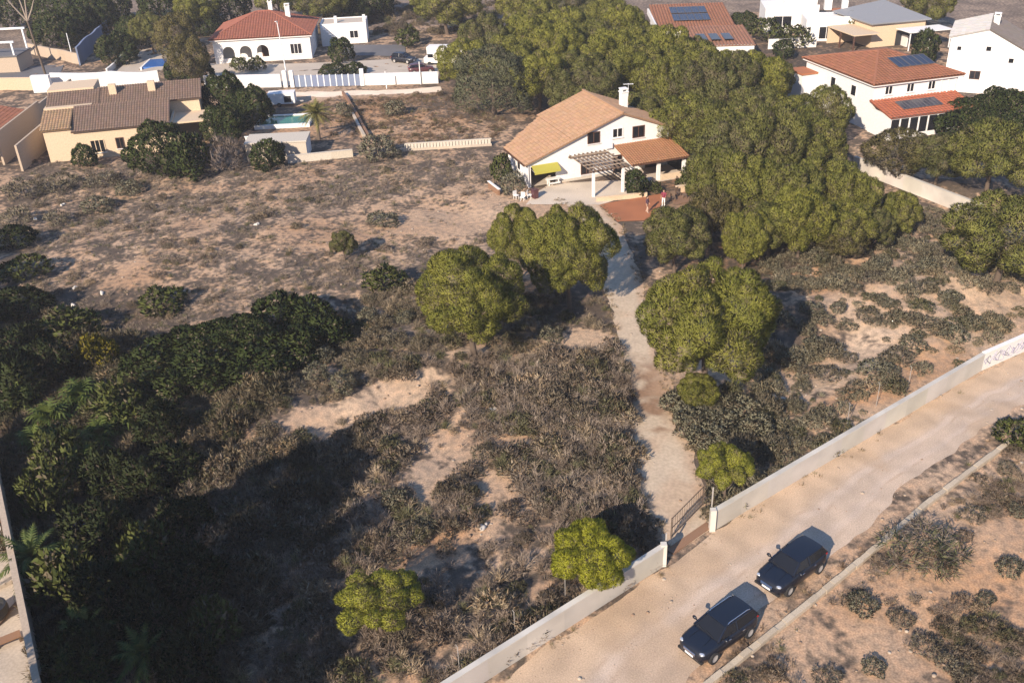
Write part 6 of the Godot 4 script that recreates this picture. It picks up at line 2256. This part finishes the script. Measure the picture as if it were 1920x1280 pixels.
	spots = [[Vector2(-54.22, -103.62), 2.4, 1.8], [Vector2(-50.54, -104.93), 2.2, 1.5], [Vector2(-46.15, -106.19), 2.0, 1.4], [Vector2(-51.15, -95.14), 2.2, 1.7], [Vector2(-47.34, -95.22), 1.8, 1.2], [Vector2(-44.40, -99.32), 1.8, 1.0], [Vector2(-42.41, -103.88), 1.6, 1.1]]
	labels = ranked(spots, 2, "grey green shrub, %s below the beige house")
	for k in spots.size():
		put.call(g[rng.randi() % 4], 1.5, spots[k][0], spots[k][1], spots[k][2], labels[k], "shrubs below the beige house")
	put.call(m[1], 1.4, Vector2(-0.38, -101.99), 1.2, 2.2, "green climbing shrub against the white house's left wall")
	put.call(g[0], 1.5, Vector2(0.82, -98.01), 1.5, 1.5, "grey green shrub left of the garage corner")
	put.call(d[1], 2.2, Vector2(13.68, -95.94), 1.4, 1.7, "leafy green shrub in front of the porch")
	put.call(m[0], 1.4, Vector2(15.75, -96.14), 0.9, 0.9, "low green shrub between porch and the person in maroon")
	put.call(m[1], 1.4, Vector2(19.81, -97.00), 1.2, 2.2, "slender green shrub right of the porch column")
	put.call(m[0], 1.4, Vector2(19.04, -96.61), 1.0, 1.1, "low green shrub above the pale rockery wall")
	put.call(m[1], 1.4, Vector2(-42.85, -160.57), 1.8, 1.6, "low hedge bush under the villa's left arch")
	put.call(m[0], 1.4, Vector2(-39.94, -160.05), 1.6, 1.6, "low hedge bush under the villa's middle arch")
	put.call(d[0], 2.2, Vector2(-26.35, -163.37), 2.2, 2.8, "dark shrub at the foot of the white annexe")
	put.call(d[1], 2.2, Vector2(-26.57, -154.87), 2.2, 1.2, "low dark hedge behind the grey blue gate")
	put.call(d[0], 2.2, Vector2(-23.19, -154.99), 2.2, 1.2, "low dark hedge left of the short white post")
	put.call(d[1], 2.2, Vector2(64.15, -146.57), 2.4, 3.2, "dark round shrub between hipped house and tall white house")
	put.call(m[0], 1.4, Vector2(59.51, -165.35), 2.4, 2.8, "green shrub in front of the grey pyramid roof")
	put.call(m[1], 1.4, Vector2(45.34, -166.07), 3.4, 2.8, "green hedge shrub left of the flat roofed white house")
	put.call(m[0], 1.4, Vector2(48.52, -161.23), 2.8, 2.4, "green hedge shrub in front of the flat roofed white house")
	put.call(d[0], 2.2, Vector2(43.01, -173.48), 3.2, 2.4, "long dark hedge bush beside the orange solar roof")
	put.call(d[1], 2.2, Vector2(44.63, -153.25), 1.8, 2.0, "dark bush at the hipped house's rear corner")
	spots = [[Vector2(55.81, -113.03), 3.0, 2.6], [Vector2(60.10, -115.66), 3.2, 2.8], [Vector2(61.39, -112.39), 3.2, 3.4], [Vector2(53.36, -110.51), 2.6, 2.2], [Vector2(55.98, -109.36), 3.0, 2.5], [Vector2(58.67, -106.53), 3.0, 2.6]]
	labels = ranked(spots, 2, "dark green shrub, %s below the tall white house")
	for k in spots.size():
		put.call(d[rng.randi() % 2], 2.2, spots[k][0], spots[k][1], spots[k][2], labels[k], "shrubs below the tall white house")
	spots = [[Vector2(-79.40, -189.31), 4.0, 4.6], [Vector2(-81.71, -184.90), 4.0, 4.4], [Vector2(-76.98, -193.91), 4.2, 5.0], [Vector2(-66.17, -170.89), 3.2, 3.4], [Vector2(-66.87, -181.90), 3.4, 4.0], [Vector2(-81.05, -206.10), 5.0, 6.0], [Vector2(-98.99, -207.21), 5.0, 5.5], [Vector2(-89.36, -205.03), 5.0, 6.0], [Vector2(-67.22, -200.04), 4.6, 6.0], [Vector2(-54.16, -202.79), 4.0, 5.0], [Vector2(-29.44, -194.32), 4.0, 4.0], [Vector2(-26.25, -203.48), 5.0, 5.0], [Vector2(-56.88, -192.25), 3.2, 3.6], [Vector2(-52.39, -158.02), 2.4, 2.4], [Vector2(-47.78, -153.65), 2.4, 2.4]]
	labels = ranked(spots, 3, "dark shrub, %s of the thickets along the top edge")
	for k in spots.size():
		put.call(d[rng.randi() % 2], 2.2, spots[k][0], spots[k][1], spots[k][2], labels[k], "shrubs along the top edge")
	# low mounds of grey gorse on the sandy right part and beyond the track
	var mounds := [Vector2(22.96, -62.46), Vector2(20.32, -60.60), Vector2(22.40, -58.08), Vector2(24.62, -60.56), Vector2(25.53, -57.68), Vector2(26.32, -57.18), Vector2(27.81, -59.36), Vector2(31.56, -63.22), Vector2(34.75, -67.28), Vector2(29.52, -66.65), Vector2(27.54, -64.95), Vector2(30.56, -63.99), Vector2(35.07, -63.76), Vector2(32.90, -62.10), Vector2(35.33, -76.39), Vector2(38.26, -78.06), Vector2(39.51, -76.42), Vector2(35.08, -72.48), Vector2(29.45, -70.47), Vector2(27.58, -69.08), Vector2(32.28, -75.35), Vector2(25.72, -66.63), Vector2(41.90, -85.98), Vector2(38.72, -68.81), Vector2(38.06, -72.19), Vector2(26.86, -76.12), Vector2(27.23, -72.83), Vector2(23.97, -70.10), Vector2(23.54, -66.37), Vector2(21.05, -65.70), Vector2(32.52, -71.29), Vector2(32.69, -68.32), Vector2(41.16, -74.68), Vector2(31.22, -77.96), Vector2(21.23, -59.14), Vector2(23.36, -55.71), Vector2(29.51, -61.17), Vector2(42.95, -84.22), Vector2(39.80, -84.57), Vector2(24.58, -76.34), Vector2(18.03, -58.66), Vector2(19.57, -61.62), Vector2(23.24, -61.31), Vector2(28.33, -79.45), Vector2(31.08, -73.51), Vector2(36.67, -81.02)]
	labels = ranked(mounds.map(func(p): return [p]), 5, "low grey green gorse mound, %s on the sandy ground")
	for k in mounds.size():
		var rr := rng.randf_range(0.75, 1.35)
		put.call(g[k % 4], 1.5, mounds[k], rr, rr * rng.randf_range(0.55, 0.8), labels[k], "gorse mounds on the sandy ground")
	mounds = [Vector2(11.82, -53.20), Vector2(13.37, -51.81), Vector2(15.49, -50.80), Vector2(15.06, -53.08), Vector2(16.85, -53.42), Vector2(12.26, -50.04), Vector2(13.88, -48.91), Vector2(16.08, -49.04), Vector2(11.22, -51.78), Vector2(10.97, -54.36)]
	labels = ranked(mounds.map(func(p): return [p]), 2, "grey brown shrub, %s below the biggest pine")
	for k in mounds.size():
		var p: Vector2 = mounds[k]
		put.call(g[rng.randi() % 4], 1.5, p, rng.randf_range(0.9, 1.5), rng.randf_range(0.9, 1.4), labels[k], "thicket below the biggest pine")
	mounds = [Vector2(-12.10, -73.49), Vector2(-8.55, -68.80), Vector2(-10.62, -65.86), Vector2(-8.83, -64.44), Vector2(-11.80, -61.86), Vector2(-6.74, -63.68), Vector2(-5.39, -65.41), Vector2(-14.24, -59.63), Vector2(-12.09, -58.01), Vector2(-10.40, -61.75), Vector2(-13.25, -65.24), Vector2(-7.54, -60.74), Vector2(-15.32, -58.05), Vector2(2.96, -64.69), Vector2(-7.40, -45.55), Vector2(-5.36, -43.32), Vector2(-6.18, -42.67), Vector2(-2.18, -50.21), Vector2(-11.66, -69.54), Vector2(-10.25, -68.49), Vector2(-14.54, -62.88)]
	labels = ranked(mounds.map(func(p): return [p]), 4, "low grey gorse mound, %s left of the driveway")
	for k in mounds.size():
		var p: Vector2 = mounds[k]
		var rr := rng.randf_range(0.7, 1.2)
		put.call(g[rng.randi() % 4], 1.5, p, rr, rr * 0.8, labels[k], "gorse mounds left of the driveway")
	mounds = [Vector2(17.13, -35.67), Vector2(18.79, -34.85), Vector2(19.42, -32.96), Vector2(20.06, -31.48), Vector2(25.73, -37.85), Vector2(29.50, -46.31), Vector2(25.68, -42.12), Vector2(14.08, -31.17), Vector2(16.42, -31.80), Vector2(23.62, -35.97), Vector2(28.23, -42.47)]
	labels = ranked(mounds.map(func(p): return [p]), 4, "low grey scrub mound, %s of the rough ground below the track")
	for k in mounds.size():
		var p: Vector2 = mounds[k]
		var rr := rng.randf_range(0.5, 0.95)
		put.call(g[rng.randi() % 4], 1.5, p, rr, rr * 0.6, labels[k], "scrub mounds below the track")
	# the sprawling shrub beside the kerb wall, with green stems
	var sp := {"per": 24.0, "len": 0.55, "wid": 0.04, "a": Color(0.09, 0.1, 0.045), "b": Color(0.18, 0.18, 0.09), "twigs": 0.5, "up": 0.2, "twig": Color(0.24, 0.19, 0.16), "fluff": 0.8}
	var spb := make_bush("sprawling_shrub", "shrub", 351, 2.0, 1.5, 12, 4, sp)
	put.call(spb, 2.0, Vector2(21.39, -38.96), 2.5, 1.6, "sprawling green and purple stemmed shrub over the kerb wall")
	put.call(m[0], 1.4, Vector2(31.37, -49.23), 1.3, 1.0, "green bush at the far end of the upper kerb wall")
	# palms and broad leaved plants
	var pa := make_palm("palm_tree", 401, 3.6, 34, 2.7, 0.5, Color(0.07, 0.08, 0.02), Color(0.2, 0.17, 0.05), "palm")
	place(pa, Vector2(-23.53, -120.08), 0, Vector3.ONE * 1.05, "short palm with golden fronds right of the pool house")
	var pb := make_palm("palm_tree", 402, 1.6, 26, 2.4, 0.34, Color(0.04, 0.065, 0.018), Color(0.11, 0.13, 0.04), "palm")
	var palm_names := ["palm leaning over the left neighbour's wall", "low palm in the shaded thicket near the bottom left corner", "low palm beside the blue plastic sack", "low palm at the bottom edge right of the wall", "low palm near the bottom edge in deep shade"]
	var palm_spots := [Vector2(-26.72, -40.59), Vector2(-21.75, -35.16), Vector2(-21.43, -39.76), Vector2(-21.25, -32.44), Vector2(-18.23, -33.26)]
	for k in 5:
		place(pb, palm_spots[k], k * 70.0, Vector3.ONE * [1.1, 0.9, 0.8, 0.9, 0.9][k], palm_names[k])
	var br := make_palm("broad_leaved_plant", 403, 1.2, 22, 1.9, 0.75, Color(0.035, 0.056, 0.013), Color(0.1, 0.125, 0.03), "plant", 6)
	mounds = [Vector2(-35.28, -58.39), Vector2(-31.94, -55.73), Vector2(-30.60, -58.02), Vector2(-27.96, -53.81), Vector2(-31.96, -53.17), Vector2(-29.66, -52.69), Vector2(-27.25, -55.37), Vector2(-27.32, -50.15)]
	labels = ranked(mounds.map(func(p): return [p]), 3, "broad leaved green plant, %s at the left edge")
	for k in mounds.size():
		place(br, mounds[k], rng.randf() * 360, Vector3.ONE * rng.randf_range(0.8, 1.1), labels[k], "broad leaved plants at the left edge")


func inside(p: Vector2, poly_: PackedVector2Array) -> bool:
	return Geometry2D.is_point_in_polygon(p, poly_)


func undergrowth() -> void:
	var tw := []
	for k in 4:
		tw.append(twig_mesh(500 + k, 46, 0.62, 0.62, 0.017, Color(0.6, 0.55, 0.5), Color(1, 1, 1)))
	var gr := []
	for k in 3:
		gr.append(twig_mesh(520 + k, 16, 0.3, 0.26, 0.014, Color(0.7, 0.65, 0.6), Color(1, 1, 1), 1))
	var dense := poly([Vector2(-11.74, -54.08), Vector2(-9.52, -60.90), Vector2(-5.21, -61.32), Vector2(-0.05, -62.47), Vector2(8.03, -63.00), Vector2(8.38, -59.44), Vector2(7.02, -47.98), Vector2(7.36, -41.95), Vector2(7.44, -39.54), Vector2(-3.43, -31.30), Vector2(-19.16, -32.12), Vector2(-22.78, -43.87), Vector2(-18.69, -51.51)])
	var middle := poly([Vector2(-15.64, -59.89), Vector2(-14.40, -73.71), Vector2(-7.19, -75.10), Vector2(1.94, -72.17), Vector2(8.15, -71.59), Vector2(8.03, -63.00), Vector2(-0.05, -62.47), Vector2(-5.21, -61.32), Vector2(-11.74, -54.08), Vector2(-18.69, -51.51)])
	var field_ := poly([Vector2(-58.72, -116.59), Vector2(-33.04, -109.29), Vector2(-11.99, -113.51), Vector2(-1.93, -111.14), Vector2(1.44, -94.73), Vector2(-1.12, -85.06), Vector2(-7.19, -75.10), Vector2(-14.40, -73.71), Vector2(-15.64, -59.89), Vector2(-31.04, -67.63), Vector2(-41.90, -76.29)])
	var thicket := poly([Vector2(-45.81, -76.66), Vector2(-31.04, -67.63), Vector2(-15.64, -59.89), Vector2(-18.69, -51.51), Vector2(-22.78, -43.87), Vector2(-19.16, -32.12), Vector2(-23.01, -32.64), Vector2(-34.78, -53.26)])
	var right_ := poly([Vector2(11.81, -54.91), Vector2(17.84, -58.67), Vector2(22.30, -76.57), Vector2(30.40, -82.97), Vector2(41.18, -90.09), Vector2(44.79, -82.70), Vector2(44.08, -72.23), Vector2(40.42, -64.85), Vector2(33.61, -58.88), Vector2(11.01, -42.88)])
	var lower := poly([Vector2(8.66, -30.68), Vector2(19.69, -39.42), Vector2(30.97, -48.53), Vector2(34.06, -50.67), Vector2(24.48, -29.85)])
	var verge := poly([Vector2(7.99, -31.02), Vector2(11.95, -34.98), Vector2(15.80, -38.00), Vector2(20.47, -41.57), Vector2(31.40, -50.86), Vector2(31.24, -49.09), Vector2(19.68, -40.20), Vector2(8.94, -31.44)])
	var thick := poly([Vector2(-3.88, -56.12), Vector2(-0.06, -61.99), Vector2(8.00, -62.76), Vector2(7.12, -47.98), Vector2(7.21, -41.96), Vector2(1.14, -44.24), Vector2(-1.33, -49.69)])
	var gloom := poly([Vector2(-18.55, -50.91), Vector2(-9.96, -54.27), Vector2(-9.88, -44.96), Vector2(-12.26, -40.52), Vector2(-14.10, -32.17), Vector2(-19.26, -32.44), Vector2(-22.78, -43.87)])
	var weeds := poly([Vector2(10.78, -41.74), Vector2(17.12, -46.63), Vector2(25.83, -52.53), Vector2(33.52, -57.83), Vector2(34.06, -57.35), Vector2(25.37, -51.31), Vector2(17.55, -45.92), Vector2(10.78, -41.02), Vector2(7.74, -38.69), Vector2(-1.43, -31.51), Vector2(-1.81, -31.72), Vector2(7.61, -39.15)])
	var back := poly([Vector2(-29.76, -140.97), Vector2(-8.57, -139.66), Vector2(1.20, -124.08), Vector2(-0.94, -116.93), Vector2(-12.21, -116.30), Vector2(-17.48, -121.99), Vector2(-22.00, -119.87)])
	var far_ := poly([Vector2(-34.48, -185.27), Vector2(6.30, -181.76), Vector2(7.51, -212.14), Vector2(-36.92, -222.72)])
	var tall := [[], [], [], []]
	var low := [[], [], []]
	var scrub := [[], [], [], []]
	var sc := []
	for k in 4:
		sc.append(foliage(540 + k, dome(540 + k, 1.0, 0.7, 0.25, 9, 3, -0.1, 0.45), {"per": 70.0, "len": 0.24, "wid": 0.045, "a": Color(0.65, 0.62, 0.55), "b": Color(1, 1, 1), "twigs": 0.2, "twig": Color(0.9, 0.75, 0.65), "up": 0.6, "fluff": 0.8}))
	var r := RandomNumberGenerator.new()
	r.seed = 99
	# area, how many, share of tall tufts, tall size, low size, dark, light, likes bare ground
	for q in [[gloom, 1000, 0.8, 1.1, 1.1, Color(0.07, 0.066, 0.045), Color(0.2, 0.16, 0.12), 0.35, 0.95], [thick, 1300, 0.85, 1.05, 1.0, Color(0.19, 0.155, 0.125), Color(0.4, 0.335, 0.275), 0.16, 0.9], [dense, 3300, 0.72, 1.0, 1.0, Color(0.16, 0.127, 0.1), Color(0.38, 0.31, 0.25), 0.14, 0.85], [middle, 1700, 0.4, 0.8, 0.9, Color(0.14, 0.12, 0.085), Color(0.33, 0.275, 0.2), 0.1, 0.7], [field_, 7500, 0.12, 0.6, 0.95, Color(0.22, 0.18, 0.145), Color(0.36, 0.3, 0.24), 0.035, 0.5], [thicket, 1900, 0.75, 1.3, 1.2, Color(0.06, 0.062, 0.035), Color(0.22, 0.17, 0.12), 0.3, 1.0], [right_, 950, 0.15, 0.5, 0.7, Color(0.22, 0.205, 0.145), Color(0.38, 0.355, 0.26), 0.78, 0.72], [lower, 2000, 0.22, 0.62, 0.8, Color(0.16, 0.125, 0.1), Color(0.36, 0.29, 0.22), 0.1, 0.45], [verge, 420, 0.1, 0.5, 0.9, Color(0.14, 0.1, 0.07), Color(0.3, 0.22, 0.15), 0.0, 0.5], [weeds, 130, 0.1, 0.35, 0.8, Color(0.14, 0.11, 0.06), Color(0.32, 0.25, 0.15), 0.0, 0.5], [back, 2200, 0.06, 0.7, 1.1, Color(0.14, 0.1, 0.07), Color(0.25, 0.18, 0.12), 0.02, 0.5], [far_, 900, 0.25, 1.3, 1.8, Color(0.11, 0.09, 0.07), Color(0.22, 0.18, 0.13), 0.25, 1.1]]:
		var area: PackedVector2Array = q[0]
		var box := Rect2(area[0], Vector2.ZERO)
		for p in area:
			box = box.expand(p)
		var got := 0
		var tries := 0
		while got < q[1] and tries < q[1] * 12:
			tries += 1
			var p := Vector2(r.randf_range(box.position.x, box.end.x), r.randf_range(box.position.y, box.end.y))
			if not inside(p, area):
				continue
			var n := fine_relief.get_noise_2d(p.x * 0.8, p.y * 0.8) + relief.get_noise_2d(p.x * 5.0, p.y * 5.0)
			if r.randf() < smoothstep(0.42, 0.86, bare_at(p.x, p.y) + n * 0.35) * (0.62 if area == right_ else 1.0):
				continue
			if area != thick and area != gloom and relief.get_noise_2d(p.x * 2.6 + 40.0, p.y * 2.6) < -0.06 and r.randf() < 0.72:
				continue
			got += 1
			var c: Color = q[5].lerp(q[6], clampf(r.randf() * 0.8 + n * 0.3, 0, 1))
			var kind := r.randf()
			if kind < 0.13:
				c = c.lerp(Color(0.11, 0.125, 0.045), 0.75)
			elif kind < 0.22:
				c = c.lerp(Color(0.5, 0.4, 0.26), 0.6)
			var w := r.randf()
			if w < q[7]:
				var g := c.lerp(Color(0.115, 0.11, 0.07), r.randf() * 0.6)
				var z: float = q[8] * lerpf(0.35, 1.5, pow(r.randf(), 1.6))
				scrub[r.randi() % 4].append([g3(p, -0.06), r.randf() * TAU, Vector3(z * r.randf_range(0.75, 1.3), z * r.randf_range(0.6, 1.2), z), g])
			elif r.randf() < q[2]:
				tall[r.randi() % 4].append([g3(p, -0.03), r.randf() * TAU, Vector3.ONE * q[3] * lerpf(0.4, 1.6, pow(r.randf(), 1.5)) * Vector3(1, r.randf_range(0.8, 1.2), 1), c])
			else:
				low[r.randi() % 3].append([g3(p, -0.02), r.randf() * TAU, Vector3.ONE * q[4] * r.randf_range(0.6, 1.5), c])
	# weeds that creep over the edges of the drive
	for k in 420:
		var edge := curve(dl if k % 2 else dr)
		var p := along(edge, r.randf()) + Vector2(r.randf_range(-0.55, 0.55), r.randf_range(-0.5, 0.5))
		low[r.randi() % 3].append([g3(p, 0.0), r.randf() * TAU, Vector3.ONE * r.randf_range(0.5, 1.5), Color(0.15, 0.12, 0.07).lerp(Color(0.36, 0.28, 0.18), r.randf())])
	for k in 4:
		scatter("dry_scrub", sc[k], M.dry, scrub[k])
	for k in 4:
		scatter("dry_brush", tw[k], M.dry, tall[k])
	for k in 3:
		scatter("dry_grass", gr[k], M.dry, low[k])
	# small stones and clods
	var st := MB.new()
	st.ball(Vector3(0, 0.03, 0), Vector3(0.1, 0.07, 0.085), 3, 6)
	var spots := []
	for k in 2600:
		var p := Vector2(r.randf_range(-45, 50), r.randf_range(-115, -30))
		if r.randf() > bare_at(p.x, p.y) * 1.2 - 0.1:
			continue
		var s := r.randf_range(0.4, 1.5)
		spots.append([g3(p, 0.0), r.randf() * TAU, Vector3(s, s * r.randf_range(0.5, 1.0), s), Color(0.5, 0.42, 0.33).lerp(Color(0.3, 0.2, 0.13), r.randf())])
	for k in 450:
		var t := r.randf()
		var p: Vector2 = Vector2(0.32, -31.42).lerp(Vector2(36.94, -57.85), t) + Vector2(r.randf_range(-3.2, 3.2), r.randf_range(-3.2, 3.2))
		var s := r.randf_range(0.12, 0.45)
		spots.append([g3(p, 0.03), r.randf() * TAU, Vector3(s, s * 0.8, s), Color(0.55, 0.43, 0.33).lerp(Color(0.36, 0.25, 0.17), r.randf())])
	scatter("gravel", st.mesh(), M.stone, spots)
